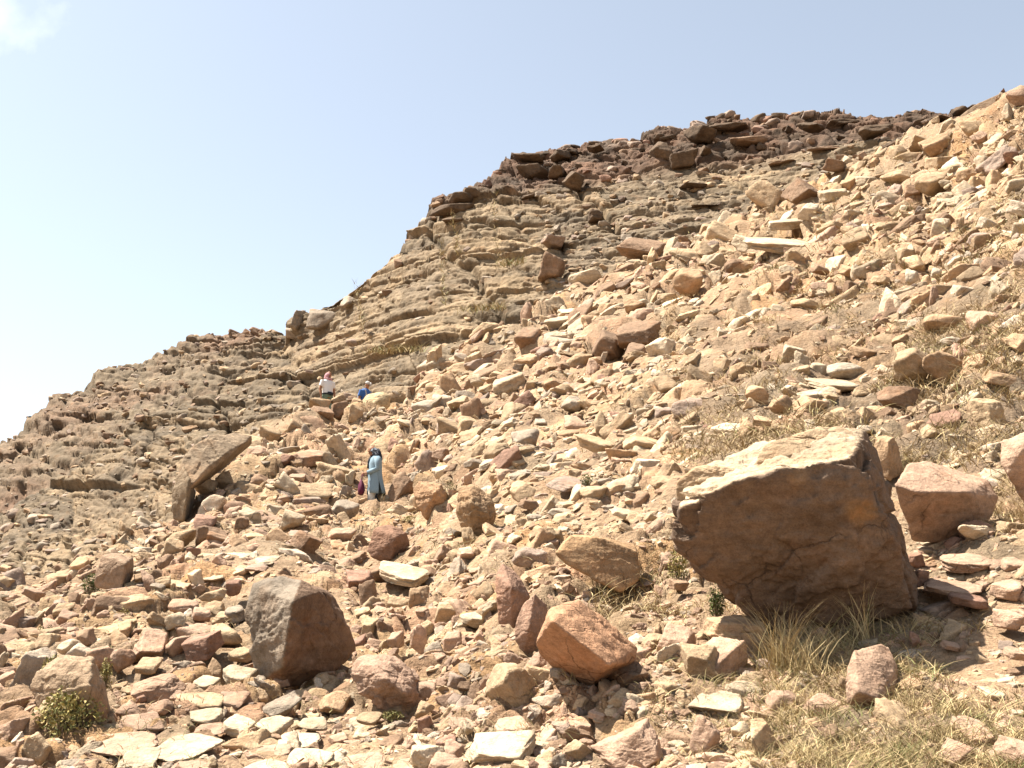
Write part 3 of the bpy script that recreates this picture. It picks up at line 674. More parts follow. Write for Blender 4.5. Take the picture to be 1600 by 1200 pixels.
# ---- every other rock that can be picked out: outline, shape, colour, roll, lean, label
R = [
 ((154,925,241,969),'block','tan',-4,25,'flat-topped tan block under the upright grey-brown boulder'),
 ((12,1011,88,1092),'boulder','grey',-15,15,'grey rounded rock behind the large angular boulder at lower left'),
 ((-12,1088,50,1135),'round','pink',10,20,'smooth curved pink rock at the left edge above the corner rocks'),
 ((-15,1120,47,1172),'boulder','pink',5,15,'bulky pinkish rock cut by the lower left edge'),
 ((33,1143,82,1205),'boulder','tan',-20,15,'tan rock in the bottom left corner beside the yellow-green shrub'),
 ((-20,1165,30,1215),'block','brown',0,10,None),
 ((21,980,72,1005),'slab','brown',-5,5,'dark flat slab low in the small stone pile at far left'),
 ((28,962,60,982),'slab','mauve',-3,10,None), ((33,915,72,942),'shard','pink',-25,20,'tilted pink shard on top of the stone pile at far left'),
 ((66,945,104,962),'slab','tan',2,20,None),((62,932,92,948),'shard','brown',-15,10,None),((106,925,128,965),'shard','brown',5,10,None),((125,928,148,965),'shard','tan',10,15,None),
 ((200,980,262,1038),'wedge','pink',-10,25,'pink wedge-shaped boulder with shaded notch beside the path'),
 ((283,984,351,1035),'block','red',8,22,'reddish block beside the path, left of the two-faced boulder'),
 ((322,973,379,1010),'boulder','tan',0,25,'tan lumpy rock behind the reddish block by the path'),
 ((258,993,298,1033),'boulder','pink',10,15,None),
 ((203,1052,291,1104),'round','pink',12,22,'smooth humpbacked pink boulder on the path right of the angular grey boulder'),
 ((171,1013,213,1052),'boulder','pink',5,20,None),((132,1008,182,1050),'boulder','pink',15,18,None),((210,1026,256,1054),'slab','tan',5,25,None),
 ((184,1112,262,1153),'slab','pink',-12,28,'tilted pink slab on the path above the long white slab'),
 ((135,1146,248,1178),'slab','pink',-3,25,'long low pink paving rock left of the long white slab'),
 ((226,1150,352,1188),'slab','pale',-3,30,'long pale white flat slab on the path at bottom left'),
 ((178,1168,252,1205),'slab','pale',-8,28,'pale stone below the long white slab'),
 ((264,1078,293,1107),'block','pink',-20,25,None),((274,1082,352,1113),'slab','tan',-12,20,'long narrow tan stone lying across the path'),
 ((180,1096,221,1125),'round','pink',5,20,None),((228,1092,272,1122),'boulder','pink',15,20,None),((348,1115,402,1152),'slab','pale',-15,28,None),
 ((262,826,312,861),'round','tan',-5,15,'rounded tan boulder below the arching slab, at the path bend'),
 ((291,855,314,886),'shard','red',5,10,'small dark red upright stone below the rounded tan boulder'),
 ((352,905,378,932),'boulder','red',0,10,None),((310,918,355,942),'boulder','tan',5,25,None),((119,980,150,1014),'block','brown',15,5,None),
 ((88,998,128,1027),'round','pale',0,25,'smooth pale stone behind the large angular boulder at lower left'),
 ((301,893,350,908),'slab','pale',-3,25,None),((318,938,352,965),'boulder','tan',-15,25,None),((300,948,330,972),'slab','pink',-10,25,None),((350,945,385,975),'slab','grey',5,25,None),
 ((450,828,505,876),'boulder','brown',-32,15,'leaning brown boulder with a round hollow, at the path bend'),
 ((511,824,558,850),'boulder','pink',-5,15,None),((540,889,588,925),'wedge','red',5,22,'dark red rock with a flat lit top above the crumbling bank'),
 ((496,1079,549,1117),'wedge','orange',-15,22,'orange-tan wedge stone between the two-faced boulder and mauve boulder'),
 ((410,1079,472,1122),'boulder','grey',20,20,'pale grey lumpy stone below the two-faced boulder'),
 ((488,1050,517,1074),'boulder','tan',0,15,None),((648,1094,680,1124),'boulder','tan',-20,20,None),((652,1118,679,1148),'shard','red',20,10,None),
 ((593,1145,631,1175),'wedge','brown',-5,20,None),((627,1152,653,1178),'shard','pink',-25,20,None),((638,1163,696,1210),'boulder','pale',-25,25,'whitish tilted rock at the bottom edge left of centre'),
 ((668,1174,724,1215),'block','pink',-25,25,None),((398,1118,460,1154),'slab','pale',8,28,None),((428,1147,502,1166),'slab','pale',0,25,'flat pale bar-shaped stone on the path below the grey lumpy stone'),
 ((390,1163,456,1184),'slab','pink',-3,25,None),((512,1144,545,1165),'slab','pink',0,25,None),((502,1162,556,1183),'slab','tan',3,25,None),((551,1136,579,1160),'round','pale',-20,25,None),
 ((578,882,615,914),'block','brown',0,15,None),((592,876,672,918),'slab','pale',-12,30,'bright pale ledge of broken rock along the bank top'),
 ((678,940,714,974),'block','tan',5,20,None),((638,914,672,958),'block','orange',0,18,None),((605,985,632,1015),'block','pink',10,20,None),((640,975,668,1030),'shard','pink',8,20,None),((655,968,682,1000),'shard','tan',12,22,None),((690,985,722,1025),'block','pink',-5,20,None),((562,965,592,1000),'block','tan',-10,18,None),((560,905,590,955),'block','brown',10,5,'upright brown rock against the right back of the two-faced boulder'),
 ((932,1033,1014,1085),'wedge','brown',12,20,'small dark wedge rock with lit ridge under the tilted rectangular block'),
 ((800,854,856,888),'boulder','mauve',-8,15,'grey-mauve lumpy stone left of the broad tan slab boulder'),
 ((758,1035,842,1115),'boulder','tan',-25,28,'tan sloping rock half sunk in the bank, left of the tilted block'),
 ((772,1119,832,1148),'slab','pink',-6,18,'thin pink slab lying on the pale slab near the bottom centre'),
 ((733,1141,838,1195),'slab','pale',12,30,'broad pale slab near the bottom centre'),
 ((922,1122,1036,1215),'boulder','pink',20,28,'broad rough pink boulder at the bottom edge right of centre'),
 ((1025,973,1088,1034),'wedge','pink',-8,22,'pink wedge rock left of the split blocks below the huge boulder'),
 ((1062,1003,1122,1082),'block','tan',28,25,'left piece of the split tan blocks below the huge boulder'),
 ((1086,994,1169,1062),'block','pink',20,25,'right piece of the split tan blocks below the huge boulder'),
 ((1098,960,1200,1020),'block','orange',-5,15,'squat tan block tucked under the left end of the huge boulder'),
 ((1074,1074,1162,1115),'slab','pale',5,30,'pale flat-topped stone below the split tan blocks'),
 ((1076,1118,1126,1200),'round','pink',-8,22,'rounded upright pink stone near the bottom, right of centre'),
 ((1195,1078,1246,1117),'boulder','pink',5,24,None),((1252,1083,1317,1132),'slab','pink',-22,30,'pale pink tilted slab left of the upright block at lower right'),
 ((1366,1090,1452,1158),'wedge','tan',-15,25,'tan block just below the pale pink upright block'),
 ((1484,1118,1561,1173),'wedge','pink',12,28,'flat-topped pink block in the lower right corner stones'),
 ((1466,1152,1528,1210),'block','pink',28,25,'tilted pink two-faced block at the lower right'),
 ((1540,1148,1625,1220),'boulder','pink',-8,25,'large pink rock in the bottom right corner'),
 ((1172,1122,1216,1202),'shard','tan',24,22,'long thin upright shard of tan rock near the bottom'),
 ((1142,1126,1176,1168),'shard','pale',28,22,None),((1255,1180,1304,1212),'boulder','pale',-5,22,None),((1316,1086,1342,1112),'slab','pink',-15,25,None),((1146,1172,1186,1212),'boulder','tan',0,20,None),((1308,1056,1330,1098),'shard','tan',8,20,None),
 ((1305,1182,1350,1215),'boulder','pale',10,22,None),((1285,1130,1312,1180),'shard','brown',12,20,None),((1210,1150,1232,1190),'shard','pink',10,20,None),
 ((1496,812,1552,857),'boulder','red',-5,15,'reddish rounded block under the split block at right'),
 ((1468,862,1560,896),'slab','pink',3,26,'upper pink flat slab in the ledge at right below the split block'),
 ((1442,904,1536,932),'slab','pink',2,26,'lower pink flat slab in the ledge at right below the split block'),
 ((1365,680,1412,752),'block','orange',8,15,'orange-tan block wedged behind the right end of the huge boulder'),
 ((1510,622,1577,672),'boulder','tan',-5,18,'tan peaked rock near the right edge above the hollow-faced boulder'),
 ((1511,612,1537,642),'round','pale',-20,20,None),((1425,890,1452,918),'block','red',0,15,None),((1418,862,1446,888),'block','red',8,15,None),((1480,925,1545,952),'slab','red',-5,15,None),((1545,905,1600,940),'slab','pink',5,20,None),((1560,870,1612,900),'slab','pink',-3,22,None),((1420,985,1440,1012),'boulder','red',0,15,None),((1468,1000,1500,1018),'slab','pink',-5,25,None),
 ((924,514,976,564),'wedge','brown',-12,34,'left of the three dark-fronted boulders clustered on the upper slope'),
 ((962,500,1034,545),'wedge','brown',10,34,'largest and topmost of the three dark-fronted boulders clustered upslope'),
 ((970,535,1018,571),'wedge','brown',10,34,'lower right of the three dark-fronted boulders clustered upslope'),
 ((803,511,850,555),'wedge','brown',0,32,'tan rock with an undercut shaded hollow at the talus edge'),
 ((828,538,858,562),'round','red',0,10,'small reddish stone inside the undercut hollow at the talus edge'),
 ((920,557,943,583),'block','orange',5,18,None),((1049,621,1113,657),'boulder','mauve',12,22,'mauve-brown flat-faced rock in mid slope above the dry vegetation'),
 ((819,593,846,617),'wedge','tan',-10,18,None),((868,564,891,589),'wedge','brown',0,15,None),((1164,602,1202,634),'round','orange',0,20,'rounded orange stone poking from the dry vegetation'),
 ((1130,481,1172,513),'wedge','tan',-15,18,None),((972,678,1032,714),'slab','tan',-10,28,None),((898,678,964,712),'slab','tan',-25,26,'long tan slab slanting up to the right in mid slope'),
 ((876,619,916,646),'boulder','grey',5,22,None),((798,670,843,703),'boulder','grey',-10,24,'grey-tan humped rock in mid slope right of the woman'),((852,743,928,769),'slab','mauve',-12,26,'long mauve slab right of the hollow-faced boulder'),
 ((482,621,518,640),'slab','tan',-8,18,'flat lit rock hiding the legs of the man in white'),((517,616,543,636),'round','tan',5,18,'rounded tan rock between the two men'),((546,621,568,644),'round','orange',0,15,'rounded orange rock touching the left of the egg-shaped boulder'),
 ((480,634,523,661),'wedge','brown',-18,12,'dark-fronted slab below the man in the white shirt'),
 ((516,626,546,658),'block','brown',0,8,'dark brown block in the gap between the two standing men'),
 ((543,631,568,667),'boulder','tan',5,15,'tan block propping the left of the egg-shaped boulder'),
 ((664,594,703,624),'boulder','tan',10,22,'grey-tan boulder below the standing stone'),((734,584,766,609),'round','pale',-12,22,None),((698,618,737,642),'wedge','tan',25,20,None),
 ((436,709,461,733),'block','red',-30,5,'small dark red square-faced stone left of the pink flat rock'),
 ((458,702,517,732),'slab','pink',3,26,'pink flat rock on the slope left of the woman'),
 ((446,654,471,682),'boulder','tan',-25,22,None),((404,664,440,690),'slab','tan',-18,20,None),((736,640,759,659),'block','orange',0,20,None),((724,716,758,737),'boulder','grey',-5,18,None),
 ((720,730,776,760),'boulder','pink',10,24,'pink ridge-backed rock above the hollow-faced boulder'),((692,724,726,745),'boulder','brown',0,15,None),((674,726,704,752),'slab','pale',20,26,None),
 ((588,771,618,793),'slab','tan',-22,20,'tan slab in front of the feet of the woman in blue'),((617,770,642,784),'slab','tan',-10,20,None),((628,790,652,806),'boulder','tan',0,20,None),
 ((322,705,384,751),'boulder','grey',-28,24,'grey tilted boulder sheltered under the arching slab'),
 ((304,746,343,782),'boulder','tan',-28,20,None),((336,736,367,770),'boulder','tan',-20,24,None),((368,678,412,702),'slab','tan',-18,20,None),
 ((302,803,340,830),'boulder','red',0,15,'reddish angular rock at the lower foot of the arching slab'),((366,806,390,828),'block','brown',-5,8,None),
 ((436,795,478,834),'boulder','pale',10,26,None),((516,780,562,814),'slab','grey',-15,28,'pale grey slab on the slope below and left of the woman'),((418,832,450,844),'slab','mauve',0,22,None),((450,828,482,842),'slab','mauve',-4,22,None),
 ((250,840,288,880),'slab','tan',-30,20,None),((305,822,326,856),'block','brown',10,5,None),((300,864,340,880),'slab','pale',-5,22,None),((345,862,392,876),'slab','pale',-2,22,None),((398,868,440,882),'slab','pale',0,22,None),((380,880,420,893),'slab','mauve',2,22,None),
 ((1220,277,1281,329),'wedge','brown',-22,32,'large dark-fronted wedge boulder high on the slope below the cap rocks'),
 ((1277,294,1327,319),'slab','pale',2,22,'pale slab just right of the large dark-fronted wedge boulder'),
 ((1284,246,1322,271),'wedge','brown',-18,12,None),
 ((1571,136,1640,170),'boulder','pink',-15,15,'pinkish rock on the skyline in the upper right corner'),
 ((1380,226,1422,257),'boulder','tan',-15,18,None),((1498,188,1548,218),'boulder','tan',-30,22,None),((1428,268,1484,312),'boulder','tan',-18,24,'humped tan rock high on the right slope'),
 ((1160,370,1290,400),'slab','pale',-2,30,'very long pale slab lying across the upper slope'),((1570,312,1640,348),'slab','white',-18,30,'bright white rock at the right edge high on the slope'),
 ((1524,338,1564,366),'slab','white',-25,28,None),((1533,318,1574,342),'boulder','pale',-15,26,None),((1401,388,1430,422),'shard','tan',-25,20,None),((1336,275,1371,291),'slab','pale',3,24,None),
 ((1199,340,1262,361),'slab','pale',5,28,None),((1374,265,1427,296),'boulder','tan',-18,22,None),((1418,210,1464,240),'boulder','tan',-22,22,None),((1464,186,1494,220),'boulder','pale',-28,20,None),
 ((1441,490,1514,522),'round','orange',-6,22,'rounded orange hump of rock amid dry grass on the right slope'),((1508,485,1564,522),'block','pink',-8,24,None),
 ((1291,566,1354,592),'round','white',3,26,'bright white rounded stone on the right slope'),((1395,543,1468,604),'boulder','tan',-30,26,'tan ribbed rock paired with the smooth peaked rock on the right slope'),
 ((1440,548,1508,598),'round','orange',-12,24,'smooth orange peaked rock on the right slope'),((1368,603,1438,648),'boulder','brown',-12,18,'brown draped rock above the right end of the huge boulder'),
 ((1533,578,1612,614),'boulder','orange',-12,22,'orange rock at the right edge above the tan peaked rock'),((1563,520,1630,565),'boulder','orange',-35,22,None),((1468,525,1509,544),'slab','white',-8,26,None),
 ((1250,520,1302,544),'boulder','tan',-8,26,None),((1316,438,1344,469),'round','brown',-15,12,None),((1256,590,1347,612),'slab','pale',-8,26,'long flat pale slab under the bright white rounded stone'),
 ((1221,538,1262,572),'boulder','pale',-28,26,None),((1326,540,1374,562),'slab','orange',-10,24,None),((1331,635,1367,672),'boulder','tan',-35,20,None),((1334,664,1364,681),'round','white',5,24,'small white stone touching the top of the huge boulder'),
 ((1414,420,1436,446),'round','white',-35,22,None),((1454,418,1472,436),'round','white',-10,22,None),((1395,486,1414,506),'round','white',-30,22,None),((1484,445,1530,470),'slab','white',-5,26,None),
 ((962,371,1054,413),'wedge','brown',-10,34,'big undercut rock at the meeting of cliff and scree'),((1051,418,1099,468),'boulder','orange',-10,20,'peaked tan boulder on the scree below the undercut rock'),
 ((1131,404,1168,433),'round','brown',0,12,'round brown boulder perched on the scree'),((1084,366,1109,384),'boulder','pale',-8,22,None),((1051,368,1082,392),'boulder','brown',-15,15,None),((1091,349,1124,369),'wedge','tan',-8,22,None),
 ((1142,366,1202,400),'slab','pale',-15,28,None),((1004,398,1032,412),'slab','tan',0,20,None),((1072,392,1102,412),'slab','tan',-12,26,None),
 ((348,1038,404,1078),'slab','pale',-10,30,None),((296,1106,352,1132),'slab','pale',4,30,None),((300,1130,352,1152),'slab','pink',-5,30,None),((445,1170,522,1204),'slab','pale',-4,30,None),((536,1176,604,1206),'slab','pink',4,30,None),
 ((378,1188,452,1216),'slab','pale',3,30,None),((330,1080,392,1108),'slab','pink',-8,30,None),((355,1010,398,1036),'slab','tan',-4,28,None),((300,1055,346,1080),'slab','pale',5,30,None),((465,1120,512,1142),'slab','pale',-4,30,None),((556,1112,598,1134),'slab','tan',3,28,None),((262,1190,330,1216),'slab','pink',0,30,None),((700,1120,744,1146),'slab','pink',-10,28,None),((604,1192,650,1216),'slab','pale',5,28,None),((250,905,300,925),'slab','tan',-12,26,None),((262,935,312,958),'slab','pink',-10,26,None),((380,845,430,862),'slab','pale',-2,26,None),((330,955,372,975),'slab','tan',2,26,None)]
for b, st, ti, ro, tl, lb in R:
    place_rock(b, st, ti, ro, tl, lb)
# the arching slab on the spur: a thick curved plate in two pieces, its hollow underside towards the path
ar = hull_rock([(270, 812, .0), (268, 780, .1), (274, 748, .2), (286, 728, .2), (298, 748, -.25), (292, 785, -.25), (288, 815, -.2), (300, 806, 1.2), (306, 770, 1.3), (278, 770, 1.5)], 22, 'tan',
               'curved arching slab overhanging a dark hollow on the left spur', p=60, level=5, rough=.6, seed=65, name='rock', col=(.27, .20, .13))
hull_rock([(276, 752, .15), (284, 724, .3), (302, 698, .7), (330, 683, 1.2), (364, 677, 1.8), (392, 682, 2.3), (382, 692, 1.6), (352, 708, .9), (325, 730, .3), (303, 756, -.15), (292, 768, -.2),
           (318, 756, 1.7), (340, 738, 2.0), (366, 716, 2.4), (394, 694, 3.0), (300, 712, 2.2)], .1, 'tan', None, p=60, level=6, rough=.45, seed=67, name='overhang', parent=ar, col=(.30, .22, .145))

# ---------------------------------------------------------------- blocks of the cliff: pieces of the setting
def zmap(P):
    U, V, d = project(P.reshape(-1, 3)); Z = np.full((320, 420), 1e9)
    i = np.clip(((U + 40) / 4).astype(int), 0, 419); j = np.clip((V / 4).astype(int), 0, 319)
    np.minimum.at(Z, (j, i), d); return Z
ZB = zmap(PB)
def cliff_depth(u, v):
    i = int(np.clip((u + 40) / 4, 1, 418)); j = int(np.clip(v / 4, 1, 318))
    for k in range(0, 8):
        w = ZB[j - 1 + k:j + 2 + k, i - 1:i + 2]
        if w.min() < 1e8: return float(np.median(w[w < 1e8]))
    return float(DB(np.array(u), np.array(v)))
CB = [((840,392,884,442),'block','brown',0,4),((844,366,884,396),'block','mauve',-6,4),((672,312,742,334),'slab','dark',-5,8),((700,294,742,316),'round','dark',5,8),((1068,190,1120,222),'wedge','dark',-12,10),((1100,186,1172,206),'slab','dark',6,8),
 ((1014,216,1060,250),'boulder','dark',-12,10),((1044,226,1092,262),'block','dark',5,5),((1088,222,1114,246),'wedge','dark',-10,10),((800,234,850,248),'slab','dark',-6,8),((806,250,860,275),'boulder','dark',-5,10),((856,252,885,276),'wedge','dark',-15,8),((878,262,914,296),'wedge','dark',-25,10),((858,228,892,248),'boulder','dark',8,10),((916,220,945,234),'slab','dark',-2,8),
 ((880,226,905,240),'boulder','dark',0,8),((1140,212,1200,236),'slab','brown',-6,10),((1244,186,1290,204),'slab','dark',-6,8),((1290,180,1345,196),'slab','dark',4,8),((1340,188,1396,215),'boulder','dark',10,8),((1370,214,1412,236),'boulder','dark',0,8),((1440,176,1490,192),'slab','dark',-4,8),((1486,160,1512,178),'round','dark',0,8),((1506,158,1540,172),'slab','dark',-3,8),((1260,228,1320,240),'slab','brown',0,5),((1200,250,1250,262),'slab','brown',2,5),
 ((1060,280,1120,295),'slab','dark',0,5),((1080,315,1125,322),'slab','dark',0,5),((918,322,942,345),'block','dark',0,5),((810,296,850,310),'slab','dark',5,5),((452,484,482,524),'block','grey',-12,5),((478,482,530,520),'block','grey',-10,8),((530,462,562,486),'boulder','grey',-20,8),((446,512,480,532),'slab','grey',-25,8),
 ((690,334,735,350),'slab','dark',-3,6)]
n_cb = 0
for b, st, ti, ro, tl in CB:
    if ti == 'dark': b = (b[0], b[1] + 5, b[2], b[3] + 6)
    if st == 'slab': st = 'boulder'
    uc = (b[0] + b[2]) / 2; d = cliff_depth(uc, b[3] - 2) + .45
    o = place_rock(b, st, ti, ro, tl, depth=d, mat=M_CLIFF, name='rock_block', parent=cliff, level=4, deep=max((b[2]-b[0])/2*d/FPX*.7, .7))
    n_cb += 1
r = np.random.default_rng(99)
def from_grid(P, rows, r, crest):
    j = rows - 1 - int(abs(r.normal(0, 10))) if crest else r.integers(4, rows)
    q = P[max(0, j), r.integers(0, P.shape[1])]
    u, v, d = project(q[None]); return q, float(u[0]), float(v[0]), float(d[0])
tries = 0
while n_cb < 295 and tries < 6000:
    tries += 1
    crest = r.random() < .4
    q, u, v, d = from_grid(PB, 340, r, crest)
    if u < -20 or u > 1490 or v > L1(u) + 4 or (crest and u < 640): continue
    if not crest and (560 < u < 840 or (u < 440 and r.random() < .5)): continue
    w = r.uniform(10, 26) * (1.2 if crest else 1); h = w * r.uniform(.4, .8)
    cm = float(cap_mask(q[None])[0])
    ti = r.choice(['dark', 'dark', 'brown', 'mauve', 'red']) if cm > .4 else r.choice(['grey', 'grey', 'tan', 'mauve', 'brown'])
    v += h * (.25 if crest else .1)
    place_rock((u - w / 2, v - h * .5, u + w / 2, v + h * .5), r.choice(['block', 'shard', 'boulder', 'wedge']), str(ti), r.uniform(-22, 12), r.uniform(0, 18), depth=d, mat=M_CLIFF, name='rock_block', parent=cliff, level=3, seed=n_cb * 7 + 1)
    n_cb += 1
k = 0
while k < 60:
    q, u, v, d = from_grid(PC, 130, r, r.random() < .3)
    if u < -10 or u > 435 or v > SKYB(u): continue
    k += 1
    w = r.uniform(9, 22); h = w * r.uniform(.4, .8)
    place_rock((u - w / 2, v - h * .45, u + w / 2, v + h * .55), r.choice(['block', 'shard', 'boulder']), str(r.choice(['grey', 'brown', 'mauve', 'tan'])), r.uniform(-35, 5), r.uniform(0, 15), depth=d + .1, mat=M_CLIFF, name='rock_block', parent=ridge, level=3, seed=9000 + k)

# ---------------------------------------------------------------- more single rocks on the slope, up to 300
occ = [(b[0], b[1], max(b[2], 8), max(b[3], 8)) for b in BOULDERS]
def free(u, v, w, h, f=.42):
    for a in occ:
        if abs(u - a[0]) < (w + a[2]) * f and abs(v - a[1]) < (h + a[3]) * f: return False
    return True
PEOPLE_PX = [(490, 580, 540, 640), (555, 595, 590, 635), (570, 690, 615, 805)]
def in_people(u, v, m=0): return any(a - m < u < c + m and b - m < v < d + m for a, b, c, d in PEOPLE_PX)
r = np.random.default_rng(5)
tries = 0
while len(BOULDERS) < 298 and tries < 6000:
    tries += 1
    u = r.uniform(10, 1590); v = r.uniform(150, 1190)
    if v < L1(u) + 4 or in_people(u, v, 14): continue
    w = r.uniform(24, 46) if tries < 3000 else r.uniform(18, 30)
    if v > 900: w *= 1.15
    st = r.choice(['boulder', 'slab', 'block', 'wedge', 'round'], p=[.3, .28, .16, .16, .1])
    h = w * (r.uniform(.4, .6) if st == 'slab' else r.uniform(.55, .85))
    if not free(u, v, w, h): continue
    if v > 850: ti = r.choice(['pink', 'tan', 'pale', 'brown', 'red', 'mauve'], p=[.4, .25, .15, .1, .05, .05])
    elif u > 1000: ti = r.choice(['tan', 'pale', 'orange', 'white', 'brown'], p=[.4, .25, .15, .08, .12])
    else: ti = r.choice(['tan', 'pale', 'pink', 'grey', 'orange', 'brown'], p=[.35, .2, .15, .12, .1, .08])
    place_rock((u - w / 2, v - h / 2, u + w / 2, v + h / 2), st, str(ti), r.uniform(-25, 12), r.uniform(15, 28), None, level=4)
    occ.append((u, v, w, h))
# labels for the rocks that have none of their own: colour, form, and where they lie among things one can find
MARKS = [(1240, 840, 'the huge boulder'), (470, 985, 'the two-faced boulder'), (915, 1005, 'the tilted rectangular block'), (935, 880, 'the broad tan slab boulder'),
         (1365, 1060, 'the upright pink block'), (110, 1082, 'the large grey angular boulder'), (1480, 780, 'the split block'), (605, 1070, 'the mauve-brown boulder'),
         (608, 850, 'the smooth red-brown boulder'), (180, 895, 'the upright grey-brown boulder'), (588, 630, 'the egg-shaped boulder'), (678, 560, 'the standing stone'),
         (742, 800, 'the hollow-faced boulder'), (815, 950, 'the cracked slab'), (325, 740, 'the arching slab'), (595, 745, 'the woman in blue'), (515, 610, 'the man in white'),
         (985, 535, 'the three dark boulders'), (1250, 305, 'the dark wedge boulder'), (1010, 392, 'the big undercut rock'), (1075, 442, 'the peaked tan boulder'), (1322, 578, 'the bright white stone'),
         (1225, 385, 'the very long pale slab'), (1475, 575, 'the smooth orange peaked rock'), (1530, 172, 'the leaning skyline slab'), (290, 1170, 'the long white slab'), (245, 1078, 'the humpbacked pink boulder'),
         (317, 1010, 'the reddish block'), (478, 852, 'the brown boulder with a hollow'), (1080, 640, 'the flat-faced mauve rock'), (1605, 330, 'the white rock at the right edge'), (980, 1170, 'the broad rough pink boulder'),
         (785, 1168, 'the broad pale slab'), (1520, 880, 'the pink flat slabs'), (1150, 418, 'the round brown boulder'), (1480, 505, 'the rounded orange hump')]
CN = dict(tan='tan', pink='pink', red='reddish', grey='grey', pale='pale', white='whitish', dark='dark', brown='brown', orange='orange-tan', mauve='mauve')
SN = dict(boulder='lumpy rock', block='blocky rock', slab='flat slab', wedge='undercut rock', round='rounded rock', shard='narrow shard')
def where(u, v, m):
    du, dv = u - m[0], v - m[1]
    a = math.degrees(math.atan2(-dv, du)) % 360
    w = ['right of', 'above and right of', 'above', 'above and left of', 'left of', 'below and left of', 'below', 'below and right of'][int((a + 22.5) // 45) % 8]
    return w
seen = {b[7] for b in BOULDERS if b[7]}
for b in sorted(BOULDERS, key=lambda b: -b[2] * b[3]):
    u, v, w, h, ti, st, o, lb = b
    if not lb:
        sz = 'small' if w * h < 900 else 'middling' if w * h < 1700 else 'sizeable'
        ms = sorted(MARKS, key=lambda m: math.hypot(m[0] - u, m[1] - v))
        base = f'{sz} {CN[ti]} {SN.get(st, "rock")}'
        cands = []
        for m in ms[:2]:
            dist = math.hypot(m[0] - u, m[1] - v)
            pre = 'close ' if dist < 90 else 'some way ' if dist < 190 else 'far '
            cands.append(f'{base} {pre}{where(u, v, m)} {m[2]}')
        cands.append(f'{base} {where(u, v, ms[0])} {ms[0][2]}, {where(u, v, ms[1])} {ms[1][2]}')
        cands.append(f'{base} {where(u, v, ms[0])} {ms[0][2]}, {where(u, v, ms[2])} {ms[2][2]}')
        cands.append(f'smaller {base} {where(u, v, ms[1])} {ms[1][2]}')
        lb = next((c for c in cands if c not in seen and len(c.split()) <= 16), cands[0])
        seen.add(lb)
    tag(o, lb, 'boulder' if o.name.startswith('boulder') else 'rock', 'rocks scattered on the hillside')

